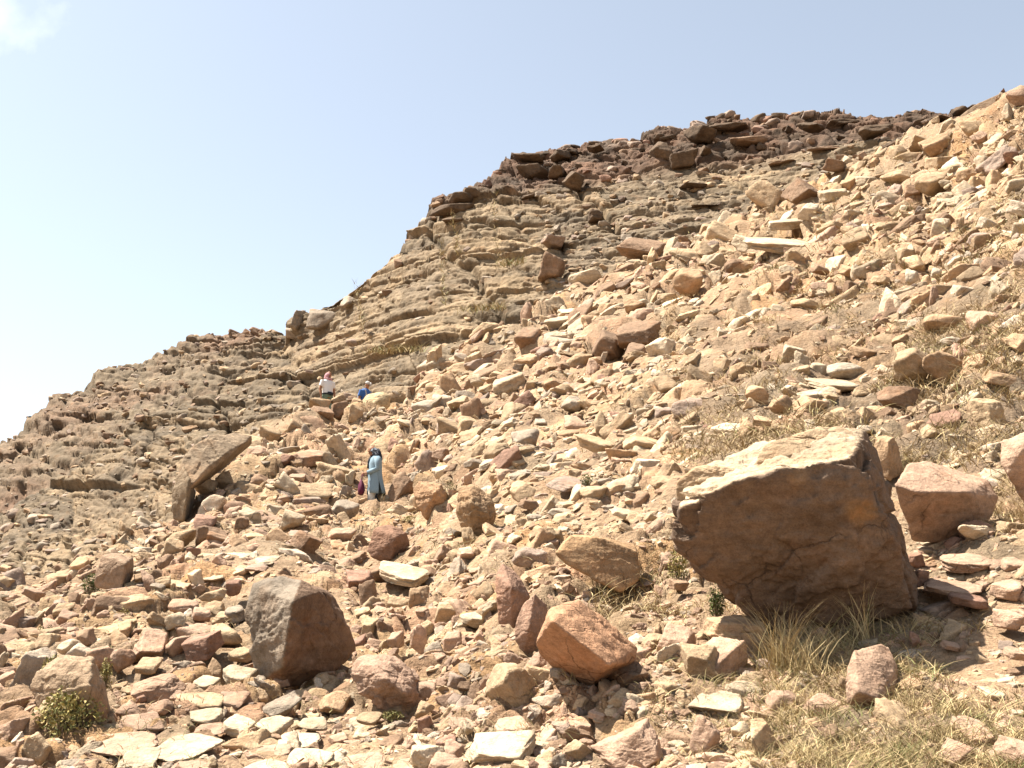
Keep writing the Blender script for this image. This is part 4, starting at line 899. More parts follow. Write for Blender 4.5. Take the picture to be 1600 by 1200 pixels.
# ---------------------------------------------------------------- rubble: the uncounted smaller stones
STY = ['boulder', 'slab', 'block', 'wedge', 'boulder', 'shard', 'block', 'round']
NVAR = 32
KITC = {}
def make_kit(mat, key):
    c = bpy.data.collections.new('loose_stone_kit_' + key)
    for k in range(NVAR):
        V, F = rock_unit(STY[k % 8], 500 + k, 4, 1.25)
        o = mesh_obj('loose_stone', V, F, mat)
        COL.objects.unlink(o); c.objects.link(o); o.name = 'loose_stone_%02d' % k
    KITC[key] = c
make_kit(M_RUB, 'slope'); make_kit(M_CRUB, 'cliff')
from mathutils import Euler
def scatter(name, groups, key):
    """one object: points carrying stones of the kit"""
    rr = np.random.default_rng(len(name) * 31)
    P = np.concatenate([g[0] for g in groups]); N = np.concatenate([g[1] for g in groups]); S = np.concatenate([g[2] for g in groups]); T = np.concatenate([g[3] for g in groups])
    n = len(P)
    a = rr.normal(0, .6, n) + np.pi * rr.integers(0, 2, n); ca, sa = np.cos(a)[:, None], np.sin(a)[:, None]
    n_ = N * .85 + np.array([0, 0, .2]) + rr.normal(0, .24, (n, 3)); n_ /= np.linalg.norm(n_, axis=1, keepdims=True)
    t = np.cross(np.array([0, 1.0, .01]), n_); t /= np.linalg.norm(t, axis=1, keepdims=True); bt = np.cross(n_, t)
    X = t * ca + bt * sa; Y = bt * ca - t * sa
    # euler XYZ of the matrix with columns X, Y, n_
    ry = np.arcsin(np.clip(-X[:, 2], -1, 1)); rx = np.arctan2(Y[:, 2], n_[:, 2]); rz = np.arctan2(X[:, 1], X[:, 0])
    sc = np.stack([S * rr.uniform(.95, 1.75, n), S, S * rr.uniform(.38, .95, n)], 1)
    me = bpy.data.meshes.new(name); me.vertices.add(n); me.vertices.foreach_set('co', P.astype(np.float32).ravel())
    for nm, ty, fld, dat in (('rot', 'FLOAT_VECTOR', 'vector', np.stack([rx, ry, rz], 1)), ('scl', 'FLOAT_VECTOR', 'vector', sc), ('Col', 'FLOAT_COLOR', 'color', np.c_[T, np.ones(n)])):
        at_ = me.attributes.new(nm, ty, 'POINT'); at_.data.foreach_set(fld, dat.astype(np.float32).ravel())
    at_ = me.attributes.new('var', 'INT', 'POINT'); at_.data.foreach_set('value', rr.integers(0, NVAR, n).astype(np.int32))
    o = bpy.data.objects.new(name, me); COL.objects.link(o)
    ng = bpy.data.node_groups.new(name, 'GeometryNodeTree')
    ng.interface.new_socket('Geometry', in_out='INPUT', socket_type='NodeSocketGeometry'); ng.interface.new_socket('Geometry', in_out='OUTPUT', socket_type='NodeSocketGeometry')
    gi = ng.nodes.new('NodeGroupInput'); go = ng.nodes.new('NodeGroupOutput')
    ip = ng.nodes.new('GeometryNodeInstanceOnPoints'); ci = ng.nodes.new('GeometryNodeCollectionInfo')
    ci.inputs['Collection'].default_value = KITC[key]; ci.inputs['Separate Children'].default_value = True; ci.inputs['Reset Children'].default_value = True
    def na_(nm, ty):
        q = ng.nodes.new('GeometryNodeInputNamedAttribute'); q.data_type = ty; q.inputs['Name'].default_value = nm; return q.outputs['Attribute']
    ng.links.new(gi.outputs[0], ip.inputs['Points']); ng.links.new(ci.outputs[0], ip.inputs['Instance'])
    ip.inputs['Pick Instance'].default_value = True
    ng.links.new(na_('var', 'INT'), ip.inputs['Instance Index'])
    e2r = ng.nodes.new('FunctionNodeEulerToRotation'); ng.links.new(na_('rot', 'FLOAT_VECTOR'), e2r.inputs[0]); ng.links.new(e2r.outputs[0], ip.inputs['Rotation'])
    ng.links.new(na_('scl', 'FLOAT_VECTOR'), ip.inputs['Scale'])
    ng.links.new(ip.outputs[0], go.inputs[0])
    md = o.modifiers.new('stones', 'NODES'); md.node_group = ng
    tag(o, kind='stuff')
    return o
TN = np.array([TINT[k] for k in ('tan', 'pink', 'pale', 'orange', 'brown', 'grey', 'red', 'white', 'mauve')])
def tints(u, v, rr):
    n = len(u); fg = sstep(v, 780, 950); rt = sstep(u, 900, 1150) * (1 - fg)
    p = np.stack([.30 - .05 * fg, .08 + .35 * fg - .05 * rt, .24 - .12 * fg, .13 + .04 * rt, .10 - .0 * u, .08 - .06 * rt, .015 + 0 * u, .02 + .03 * rt, .04 + 0 * u], 1)
    p = np.clip(p, .005, 1); p /= p.sum(1, keepdims=True)
    k = (p.cumsum(1) < rr.random(n)[:, None]).sum(1).clip(0, len(TN) - 1)
    return np.clip(TN[k] * (1 + rr.normal(0, .13, (n, 1))), .03, .8)
def density(u, v):
    d = np.ones_like(u)
    veg = sstep(u, 1040, 1130) * sstep(v, 400, 460) * (1 - sstep(v, 690, 740))
    d *= 1 - .55 * veg
    g1 = sstep(u, 1180, 1260) * sstep(v, 930, 980)
    d *= 1 - .75 * g1
    cx = np.interp(v, [860, 900, 1000, 1060, 1200, 1400], [420, 400, 350, 330, 330, 330]); cw = np.interp(v, [840, 900, 1060, 1200], [60, 70, 130, 230])
    d *= 1 - .55 * np.exp(-((u - cx) / cw) ** 2) * sstep(v, 840, 880)
    bank = np.exp(-((u - 1000) / 70) ** 2 - ((v - 900) / 60) ** 2); d *= 1 - .7 * bank
    return d
def sampleA(n, rr, lo, hi, pw):
    u = rr.uniform(-350, 2100, n * 2); v = rr.uniform(20, 1400, n * 2)
    k = (v > L1(u) - 2) & (rr.random(n * 2) < density(u, v)); u, v = u[k], v[k]
    s = lo * (hi / lo) ** (rr.random(len(u)) ** pw)
    k = np.array([not in_people(a, b, s_ * .4) for a, b, s_ in zip(u, v, s)], bool); u, v, s = u[k], v[k], s[k]
    hit = np.zeros(len(u), bool)               # leave the single rocks' faces clear
    for b in BOULDERS:
        if b[2] * b[3] > 500: hit |= (np.abs(u - b[0]) < b[2] * .44) & (v > b[1] - b[3] * .40) & (v < b[1] + b[3] * .52) & (s > 5)
    u, v, s = u[~hit], v[~hit], s[~hit]
    P, N = groundA(u, v)
    if lo > 5:                                  # runs of coarse scree between finer, earthier patches
        k = rr.random(len(u)) < .6 + .4 * sstep(fbm(P * np.array([.42, .22, .22]), 3, 55), -.22, .12)
        u, v, s, P, N = u[k], v[k], s[k], P[k], N[k]
    d = (P - CAMP) @ FWD
    S = s / 2 * d / FPX
    T = tints(u, v, rr)
    return P - N * (S * rr.uniform(.05, .62, len(S)))[:, None], N, S, T
rr = np.random.default_rng(77)
g = [sampleA(9500, rr, 15, 42, 2.1), sampleA(25000, rr, 7, 16, 1.3), sampleA(32000, rr, 3, 8, 1.3)]
scatter('rubble', g, 'slope')
# loose stones on cliff ledges and on the far ridge
def sampleG(P, V, n, rr, lo, hi, tint, nrm):
    r_, c_ = P.shape[:2]
    j = rr.integers(0, r_ - 6, n); i = rr.integers(0, c_ - 2, n)
    q = P[j, i]; d = (q - CAMP) @ FWD; s = lo * (hi / lo) ** (rr.random(n) ** 1.8)
    S = s / 2 * d / FPX
    T = tint(q, rr)
    return q, np.tile(np.array(nrm), (n, 1)), S, T
def tintB(q, rr):
    k = cap_mask(q)[:, None]
    a = TN[rr.choice([0, 5, 8, 4, 3], len(q), p=[.3, .4, .1, .15, .05])] * .85
    b = np.array([TINT['dark'], TINT['dark'], TINT['brown'] * .7, TINT['red'] * .7])[rr.integers(0, 4, len(q))] * .75
    return np.clip(lerp(a, b, k) * (1 + rr.normal(0, .15, (len(q), 1))), .03, .8)
def tintC(q, rr):
    return np.clip(np.array([TINT['grey'], TINT['brown'], TINT['tan'], TINT['mauve']])[rr.integers(0, 4, len(q))] * .85 * (1 + rr.normal(0, .15, (len(q), 1))), .03, .8)
gB = sampleG(PB, VBg, 7000, rr, 3, 13, tintB, (0, -.6, .8))
uu, vv, _ = project(gB[0]); keep = (rr.random(len(uu)) < np.where(cap_mask(gB[0]) > .4, .4, np.where(uu < 440, .40, np.where(uu < 850, .10, .6))))
scatter('cliff_rubble', [tuple(x[keep] for x in gB)], 'cliff')
scatter('ridge_rubble', [sampleG(PC, VCg, 900, rr, 3.0, 9, tintC, (0, -.5, .85))], 'cliff')
# ---------------------------------------------------------------- vegetation
def blades(P, N, Ln, W, C, rr, lean=.6, droop=.35):
    n = len(P)
    a = rr.uniform(0, 2 * np.pi, n)
    hz = np.stack([np.cos(a), np.sin(a), np.zeros(n)], 1)
    up = N * .35 + np.array([0, 0, .9]); up = up + hz * (lean * rr.random(n))[:, None]; up /= np.linalg.norm(up, axis=1, keepdims=True)
    side = np.cross(up, hz + .01); side /= np.linalg.norm(side, axis=1, keepdims=True) + 1e-9
    sa = rr.uniform(0, np.pi, n)[:, None]; side = side * np.cos(sa) + np.cross(up, side) * np.sin(sa)
    bend = hz * (droop * rr.uniform(.2, 1.6, n))[:, None]
    V = []
    for k, t in enumerate((0, .4, .75, 1.0)):
        c = P + Ln[:, None] * (up * t + bend * t * t) - np.array([0, 0, 1.0]) * (Ln * droop * t * t * .45)[:, None]
        w = (W * (1 - t * .9))[:, None]
        V += [c - side * w, c + side * w]
    V = np.stack(V, 1)
    f = np.array([[0, 1, 3, 2], [2, 3, 5, 4], [4, 5, 7, 6]])
    F = (f[None] + (np.arange(n) * 8)[:, None, None]).reshape(-1, 4)
    return V.reshape(-1, 3), F, np.repeat(C, 8, 0)
STRAW = np.array([(.42, .32, .165), (.34, .25, .125), (.25, .175, .09), (.19, .13, .07), (.28, .23, .105), (.17, .165, .065)])
def clumps(n, per, rr, u0, u1, v0, v1, lo, hi, pal, cover=None, spread=.12, wid=.0035):
    cu = rr.uniform(u0, u1, n); cv = rr.uniform(v0, v1, n)
    k = cv > L1(cu) + 3
    if cover is not None:
        k &= rr.random(n) < cover(cu, cv)
    cu, cv = cu[k], cv[k]
    P, N = groundA(cu, cv); keep = fbm(P * .9, 2, 87) + .12 * rr.normal(0, 1, len(P)) > -.08; P, N = P[keep], N[keep]
    d = (P - CAMP) @ FWD
    m = len(P)
    P = np.repeat(P, per, 0); N = np.repeat(N, per, 0); d = np.repeat(d, per)
    tan = rr.normal(0, 1, (len(P), 3)); tan -= N * (tan * N).sum(1, keepdims=True)
    P = P + tan * spread - N * .01
    ln = rr.uniform(lo, hi, len(P)) * np.repeat(rr.uniform(.55, 1.5, m), per); ci = np.repeat(rr.choice(len(STRAW), m, p=pal), per)
    C = np.clip(STRAW[ci] * (1 + rr.normal(0, .16, (len(P), 1))), .02, .7)
    return blades(P, N, ln, wid * (1 + d / 14) * rr.uniform(.6, 1.3, len(P)), C, rr, lean=1.0, droop=.6)
def join(name, parts, mat, kind='stuff'):
    VV, FF, CC, off = [], [], [], 0
    for V, F, C in parts:
        VV.append(V); FF.append(F + off); CC.append(C); off += len(V)
    o = mesh_obj(name, np.concatenate(VV), np.concatenate(FF), mat, np.concatenate(CC))
    if kind: tag(o, kind=kind)
    return o
rr = np.random.default_rng(3)
near = lambda u, v: 1 - .9 * ((u < 1290) & (v < 960))
join('dry_grass', [
    clumps(720, 26, rr, 1180, 1640, 935, 1240, .05, .17, [.28, .24, .14, .08, .14, .12], near, .07, .0022),
    clumps(200, 20, rr, 1000, 1260, 930, 1220, .04, .12, [.2, .25, .25, .15, .1, .05], None, .06, .0022),
    clumps(2100, 24, rr, 1030, 1680, 410, 730, .08, .24, [.12, .24, .30, .22, .08, .04], lambda u, v: np.where(v > 730 - (u - 1030) * .5, .95, .6), .16, .0032),
    clumps(700, 16, rr, 1080, 1680, 190, 430, .12, .3, [.15, .25, .25, .15, .14, .06], None, .25, .0035),
    clumps(150, 22, rr, 930, 1060, 820, 970, .06, .18, [.1, .25, .3, .25, .05, .05], None, .09, .0025),
    clumps(330, 12, rr, 420, 1020, 560, 900, .06, .16, [.22, .22, .2, .1, .16, .1], None, .12, .003),
    clumps(300, 14, rr, -50, 900, 880, 1230, .04, .12, [.25, .2, .12, .08, .2, .15], None, .07, .0022),
    clumps(90, 20, rr, 1540, 1660, 700, 860, .08, .26, [.2, .25, .25, .2, .05, .05], None, .10, .0025)], M_STRAW)
# grassy seams on the cliff
def seam(u0, v0, u1, v1, n, lo, hi, pal, rr):
    t = rr.random(n); u = u0 + (u1 - u0) * t + rr.normal(0, 2.5, n); v = v0 + (v1 - v0) * t + rr.normal(0, 2, n)
    d = np.array([cliff_depth(a, b) for a, b in zip(u, v)]) - .5
    P = at(u, v, d); C = np.clip(STRAW[rr.choice(6, n, p=pal)] * (1 + rr.normal(0, .15, (n, 1))), .02, .7)
    return blades(P, np.tile([0, -.5, .8], (n, 1)), rr.uniform(lo, hi, n), np.full(n, .018), C, rr, lean=.9, droop=.5)
Y = [.3, .15, .05, .05, .25, .2]
join('cliff_grass', [seam(572, 552, 664, 548, 220, .25, .6, Y, rr), seam(718, 488, 790, 482, 180, .25, .6, Y, rr), seam(690, 372, 694, 480, 90, .2, .5, Y, rr), seam(778, 415, 818, 412, 120, .25, .6, Y, rr),
                     seam(706, 330, 716, 400, 70, .2, .5, Y, rr), seam(556, 440, 566, 520, 80, .2, .5, Y, rr), seam(770, 300, 778, 420, 60, .2, .4, Y, rr), seam(1170, 402, 1290, 398, 200, .2, .5, [.2, .2, .2, .1, .15, .15], rr)], M_STRAW)

def tuft(u, v, n, hgt, spread, label, pal, seed):
    rr = np.random.default_rng(seed)
    P, N = groundA(np.array([u] * n), np.array([v] * n))
    d = float((P[0] - CAMP) @ FWD)
    P = P + np.c_[rr.normal(0, spread, n), rr.normal(0, spread * .7, n), np.full(n, -.02)]
    C = np.clip(STRAW[rr.choice(6, n, p=pal)] * (1 + rr.normal(0, .12, (n, 1))) * 1.08, .02, .7)
    V, F, C = blades(P, N, hgt * rr.uniform(.35, 1.0, n), np.full(n, .0032) * rr.uniform(.7, 1.3, n), C, rr, lean=.55, droop=.35)
    o = mesh_obj('grass_tuft', V, F, M_STRAW, C, origin=P.mean(0))
    return tag(o, label, 'grass', 'dry grass tufts')
GP = [.55, .25, .08, .02, .08, .02]
tuft(1225, 1058, 190, .72, .08, 'tall straw-coloured grass tuft below the shaded face of the huge boulder', GP, 1)
tuft(1262, 1066, 110, .50, .08, 'shorter straw tuft just right of the tallest grass tuft', GP, 2)
tuft(1352, 1000, 60, .62, .06, 'thin straw stalks in front of the right end of the huge boulder', GP, 3)
tuft(1302, 1030, 50, .40, .08, 'sparse straw tuft under the middle of the huge boulder', GP, 4)
tuft(1560, 800, 60, .40, .07, 'dry hanging grass beside the hollow-faced boulder at the right edge', GP, 5)
tuft(1210, 1092, 60, .22, .08, 'low straw tuft among stones below the tallest grass tuft', GP, 6)

def shrub(u, v, w, h, label, cols, seed, dense=1.0, depth=None):
    rr = np.random.default_rng(seed)
    g, N = groundA(np.array(u), np.array(v + h * .35)); d = float((g - CAMP) @ FWD) if depth is None else depth
    base = at(u, v + h * .45, d); rx = w / 2 * d / FPX; rz = h / 2 * d / FPX
    root = bpy.data.objects.new('shrub', None); COL.objects.link(root); root.location = base
    tag(root, label, 'shrub', 'green shrubs among the rocks')
    n = int(950 * dense)
    c = rr.normal(0, 1, (n, 3)); c /= np.linalg.norm(c, axis=1, keepdims=True); c *= (rr.random(n) ** .45)[:, None]
    ctr = base + np.array([0, .3 * rx, rz])
    lump = 1 + .35 * fbm(c * 2.2 + seed, 2, seed)
    P = ctr + c * np.array([rx, rx * .7, rz]) * lump[:, None]
    s = rr.uniform(.5, 1.3, n) * (.011 + .032 * rx)
    a = rr.normal(0, 1, (n, 3)); a /= np.linalg.norm(a, axis=1, keepdims=True); b = np.cross(a, rr.normal(0, 1, (n, 3))); b /= np.linalg.norm(b, axis=1, keepdims=True)
    V = np.stack([P - a * s[:, None], P + b * s[:, None] * .42, P + a * s[:, None], P - b * s[:, None] * .42], 1).reshape(-1, 3)
    F = np.arange(n * 4).reshape(n, 4)
    C = np.clip(np.array(cols)[rr.integers(0, len(cols), n)] * (1 + rr.normal(0, .2, (n, 1))), .01, .6)
    mesh_obj('foliage', V, F, M_LEAF, np.repeat(C, 4, 0), parent=root, origin=base, smooth=False)
    k = 22
    t = P[rr.integers(0, n, k)]; 
    sv, sf, sc_ = [], [], []
    for q, e in enumerate(t):
        st = base + np.r_[rr.normal(0, rx * .12, 2), -.03]; dirv = e - st; L = np.linalg.norm(dirv); dirv = dirv / L
        x = np.cross(dirv, [0, 1, .1]); x /= np.linalg.norm(x) + 1e-9; y = np.cross(dirv, x)
        for tt, rad in ((0, .006), (.5, .004), (1, .0015)):
            cpt = st + (e - st) * tt + np.array([0, 0, .06 * L]) * math.sin(tt * math.pi)
            for j in range(4): sv.append(cpt + rad * (x * math.cos(j * math.pi / 2) + y * math.sin(j * math.pi / 2)))
        o = q * 12
        for lv in (0, 4):
            for j in range(4): sf.append([o + lv + j, o + lv + (j + 1) % 4, o + lv + 4 + (j + 1) % 4, o + lv + 4 + j])
    mesh_obj('stem', np.array(sv), np.array(sf), M_STRAW, np.array([.14, .10, .06]), parent=root, origin=base)
    return root
GRN = [(.05, .07, .02), (.08, .10, .03), (.12, .12, .035)]
YGR = [(.32, .26, .09), (.24, .21, .07), (.15, .15, .05), (.34, .26, .12)]
DRY = [(.19, .15, .055), (.13, .11, .04), (.10, .10, .03)]
shrub(141, 914, 34, 40, 'small dark green shrub left of the upright grey-brown boulder', GRN, 1)
shrub(95, 1125, 110, 92, 'large yellow-green shrub in front of the grey angular boulder at lower left', YGR, 2, 2.2)
shrub(82, 1042, 44, 30, 'yellow-green sprig in the gap on top of the grey angular boulder', YGR, 3, .8, 9.2)
shrub(162, 1058, 20, 56, 'thin green shrub along the right side of the grey angular boulder', YGR, 4, .7, 9.4)
shrub(68, 990, 30, 22, 'small olive shrub beside the dark flat slab at far left', DRY, 5, .6)
shrub(1062, 890, 36, 74, 'mossy yellow-green plant on the bank left of the huge boulder', YGR, 6, 1.2, 10.6)
shrub(1122, 945, 26, 52, 'dark green moss under the left corner of the huge boulder', GRN, 7, 1.0, 9.3)
shrub(917, 752, 22, 22, 'tiny dark green plant between rocks in mid slope', GRN, 8, .5)
shrub(705, 770, 26, 40, 'olive weed between the notched brown rock and the hollow-faced boulder', DRY, 9, .7)
shrub(640, 812, 26, 14, 'low green weed below the notched brown rock', YGR, 10, .4)
shrub(192, 965, 22, 26, 'small yellow-green weed under the flat-topped tan block', YGR, 11, .4)
shrub(612, 1120, 40, 16, 'low dry weed under the mauve-brown boulder', DRY, 12, .5)
# ---------------------------------------------------------------- people
def ring_loft(rings, close=True, cap=True):
    """rings: list of (n,3) arrays"""
    n = len(rings[0]); V = np.concatenate(rings); F = []
    for k in range(len(rings) - 1):
        for j in range(n if close else n - 1):
            a = k * n + j; b = k * n + (j + 1) % n
            F.append((a, b, b + n, a + n))
    F = [list(f) for f in F]
    if cap:
        F.append(list(range(n - 1, -1, -1))); F.append(list(range((len(rings) - 1) * n, len(rings) * n)))
    return V, F
def tube(pts, rad, n=12, flat=None):
    pts = np.array(pts, float); rings = []
    prev = None
    for k, p in enumerate(pts):
        t = pts[min(k + 1, len(pts) - 1)] - pts[max(k - 1, 0)]; t /= np.linalg.norm(t) + 1e-9
        ref = np.array([1.0, 0, 0]) if abs(t[0]) < .9 else np.array([0, 1.0, 0])
        x = np.cross(t, ref); x /= np.linalg.norm(x); y = np.cross(t, x)
        r = rad[k]; ra, rb = (r if isinstance(r, tuple) else (r, r))
        a = np.arange(n) * 2 * np.pi / n
        rings.append(p + np.cos(a)[:, None] * y * ra + np.sin(a)[:, None] * x * rb)
    return ring_loft(rings)
def stack(levels, n=24):
    """levels: (z, cx, cy, rx, ry) ellipses one above the other"""
    a = np.arange(n) * 2 * np.pi / n
    return ring_loft([np.stack([cx + rx * np.cos(a), cy + ry * np.sin(a), np.full(n, z)], 1) for z, cx, cy, rx, ry in levels])
def ball(c, r, n=14):
    lv = [(c[2] + r[2] * math.sin(t), c[0], c[1], max(r[0] * math.cos(t), .001), max(r[1] * math.cos(t), .001)) for t in np.linspace(-math.pi / 2 * .97, math.pi / 2 * .97, 10)]
    return stack(lv, n)
def build(name, shapes, mat, parent, voxel=None, solid=None, smooth_it=2):
    V, F, off = [], [], 0
    for v, f in shapes:
        V += [tuple(x) for x in v]; F += [[i + off for i in q] for q in f]; off += len(v)
    me = bpy.data.meshes.new(name); me.from_pydata(V, [], F); me.update()
    bm = bmesh.new(); bm.from_mesh(me); bmesh.ops.recalc_face_normals(bm, faces=bm.faces[:]); bm.to_mesh(me); bm.free()
    me.materials.append(mat)
    o = bpy.data.objects.new(name, me); COL.objects.link(o)
    if parent is not None: o.parent = parent
    if voxel:
        m = o.modifiers.new('remesh', 'REMESH'); m.mode = 'VOXEL'; m.voxel_size = voxel; m.use_smooth_shade = True
        s = o.modifiers.new('smooth', 'SMOOTH'); s.iterations = smooth_it
    if solid:
        s = o.modifiers.new('solid', 'SOLIDIFY'); s.thickness = solid; s.offset = 0
    for p in me.polygons: p.use_smooth = True
    return o
def head_shapes(c, pitch=0.0, yaw=0.0):
    """a head at c (centre), facing +x before pitch (looking down) and yaw"""
    sh = [ball((0, 0, .025), (.092, .074, .098)), ball((.022, 0, -.045), (.068, .058, .072)), tube([(.078, 0, .022), (.098, 0, -.018), (.088, 0, -.028)], [.010, .015, .010], 8),
          ball((.066, 0, -.098), (.024, .026, .020)), tube([(.074, -.024, -.06), (.086, 0, -.058), (.074, .024, -.06)], [.008, .011, .008], 8),
          tube([(.070, -.055, .036), (.086, 0, .042), (.070, .055, .036)], [.011, .013, .011], 8),
          ball((0, .074, -.005), (.022, .010, .032)), ball((0, -.074, -.005), (.022, .010, .032))]
    Rm = np.array(Matrix.Rotation(yaw, 3, 'Z') @ Matrix.Rotation(pitch, 3, 'Y'))
    return [(v @ Rm.T + np.array(c), f) for v, f in sh], Rm
def eyes(c, Rm, parent, mat):
    for s in (-1, 1):
        v, f = ball((0, 0, 0), (.010, .014, .008), 10)
        p = np.array([.079, s * .031, .016]) @ Rm.T + np.array(c)
        build('eye', [(v @ Rm.T + p, f)], mat, parent)
def hand_shapes(w, d, palm_n, curl=.5):
    """wrist position, direction of the fingers, palm normal; palm, four unequal fingers and a side thumb"""
    w = np.array(w, float); d = np.array(d, float) / np.linalg.norm(d); n = np.array(palm_n, float); n -= d * (n @ d); n /= np.linalg.norm(n); s = np.cross(d, n)
    sh = [tube([w, w + d * .03, w + d * .085], [(.026, .022), (.038, .017), (.040, .015)], 10)]
    for k, (o, L) in enumerate(((-.030, .068), (-.010, .080), (.010, .075), (.029, .058))):
        b = w + d * .082 + s * o
        p1 = b + (d * math.cos(curl * .6) + n * math.sin(curl * .6)) * L * .5
        p2 = p1 + (d * math.cos(curl * 1.7) + n * math.sin(curl * 1.7)) * L * .5
        sh.append(tube([b, p1, p2], [.0095, .009, .007], 8))
    tb = w + d * .03 - s * .034
    t1 = tb + (d * .7 - s * .7 + n * .2) * .035; t2 = t1 + (d * .9 + n * .4) * .03
    sh.append(tube([tb, t1, t2], [.012, .010, .008], 8))
    return sh
M_SKIN = plain('skin', (0.256, 0.122, 0.064), .6, 40, .06, .001); M_EYE = plain('eye', (0.038, 0.026, 0.019), .3)
M_BLUE = plain('blue_tunic_cloth', (0.186, 0.256, 0.301), .9, 90, .08); M_BLACK = plain('dark_cloth', (0.023, 0.026, 0.033), .9, 90, .2)
M_PALE = plain('pale_trousers', (0.461, 0.435, 0.384), .9); M_NAVY = plain('navy_trousers', (0.045, 0.058, 0.083), .9)
M_MAROON = plain('maroon_bag', (0.090, 0.012, 0.033), .7); M_WHITE = plain('white_polo', (0.589, 0.576, 0.563), .9, 80, .05); M_GREENT = plain('green_grey_trousers', (0.128, 0.166, 0.115), .9)
M_TEE = plain('blue_tshirt', (0.032, 0.090, 0.256), .9, 80, .1); M_CAP = plain('grey_cap', (0.346, 0.320, 0.294), .9); M_PACK = plain('grey_backpack', (0.218, 0.218, 0.230), .8); M_SHOE = plain('shoe_leather', (0.064, 0.051, 0.045), .6)
def check_mat():
    m, n, l, b = new_mat('red_check_headscarf')
    tcx = n.new('ShaderNodeTexCoord'); ck = n.new('ShaderNodeTexChecker'); ck.inputs['Scale'].default_value = 45
    ck.inputs['Color1'].default_value = (.30, .06, .08, 1); ck.inputs['Color2'].default_value = (.42, .30, .30, 1)
    l.new(tcx.outputs['Object'], ck.inputs['Vector']); l.new(ck.outputs['Color'], b.inputs['Base Color']); b.inputs['Roughness'].default_value = .9
    return m
M_CHECK = check_mat()
def scarf_mat():
    m, n, l, b = new_mat('patterned_headscarf')
    tcx = n.new('ShaderNodeTexCoord'); t = n.new('ShaderNodeTexNoise'); t.inputs['Scale'].default_value = 22; t.inputs['Detail'].default_value = 2
    r = n.new('ShaderNodeValToRGB'); r.color_ramp.elements[0].position = .50; r.color_ramp.elements[0].color = (.02, .022, .03, 1)
    r.color_ramp.elements[1].position = .60; r.color_ramp.elements[1].color = (.34, .37, .40, 1)
    l.new(tcx.outputs['Object'], t.inputs['Vector']); l.new(t.outputs['Fac'], r.inputs[0]); l.new(r.outputs[0], b.inputs['Base Color']); b.inputs['Roughness'].default_value = .85
    return m
M_SCARF = scarf_mat()

def stand(u, vtop, height, d, yaw, label):
    """feet point of a figure whose head top is seen at (u, vtop)"""
    top = at(u, vtop, d); feet = top - np.array([0, 0, height])
    return feet
def person_body(shapes, feet, yaw, label, voxel=.011):
    o = build('person', shapes, M_SKIN, None, voxel, smooth_it=2)
    o.location = feet; o.rotation_euler = (0, 0, yaw)
    tag(o, label, 'person', 'people walking on the hillside')
    return o
def legs(stride=.10, knee=.02, w=.09, hip=.86):
    out = []
    for s in (1, -1):
        f = stride * s
        out.append([(0.0, s * w, hip), (.02 + f * .5 + knee, s * w * .95, .47), (f - .03, s * w * .95, .09)])
    return out
def leg_shapes(L):
    sh = []
    for h, k, a in L:
        sh.append(tube([h, (np.array(h) + k) / 2, k, (np.array(k) * .6 + np.array(a) * .4), a], [.085, .075, .052, .055, .036]))
        sh.append(tube([(a[0] - .06, a[1], .035), (a[0] + .05, a[1], .045), (a[0] + .16, a[1], .028)], [(.03, .035), (.038, .04), (.022, .035)], 10))
    return sh
def shoes(L, parent, mat):
    for h, k, a in L:
        build('shoe', [tube([(a[0] - .085, a[1], .05), (a[0] - .05, a[1], .052), (a[0] + .06, a[1], .05), (a[0] + .15, a[1], .036), (a[0] + .185, a[1], .03)], [(.02, .03), (.05, .045), (.047, .05), (.034, .046), (.012, .03)], 14)], mat, parent, .008)

# --- the woman in the blue tunic: faces left, head bowed, hands together in front
feet = stand(588, 697, 1.60, 23.6, 0, ''); yaw = math.radians(192)
L = legs(.07, .03, .08, .80)
hc = (.075, 0, 1.475)
hs, Rm = head_shapes(hc, math.radians(26))
armL = [(-.01, .165, 1.30), (-.03, .215, 1.06), (.20, .13, .965)]; armR = [(-.01, -.165, 1.30), (-.03, -.215, 1.06), (.20, -.12, .96)]
arm_s = []
for A in (armL, armR):
    sgn = 1 if A is armL else -1
    arm_s.append(tube([A[0], (np.array(A[0]) + A[1]) / 2, A[1], (np.array(A[1]) + A[2]) / 2, A[2]], [.048, .043, .036, .034, .024]))
    arm_s += hand_shapes(A[2], (.75, -.35 * sgn, .05), (0, -.6 * sgn, -.5), .7)
torso = stack([(.76, 0, 0, .11, .15), (.86, -.01, 0, .125, .17), (1.02, .0, 0, .10, .14), (1.18, .01, 0, .115, .155), (1.30, -.005, 0, .10, .17), (1.36, -.005, 0, .06, .09)])
neck = tube([(-.005, 0, 1.32), (.03, 0, 1.40), (.06, 0, 1.45)], [.055, .05, .05])
woman = person_body(hs + arm_s + [torso, neck] + leg_shapes(L), feet, yaw, 'woman in a long light blue tunic and dark headscarf looking down')
eyes(hc, Rm, woman, M_EYE)
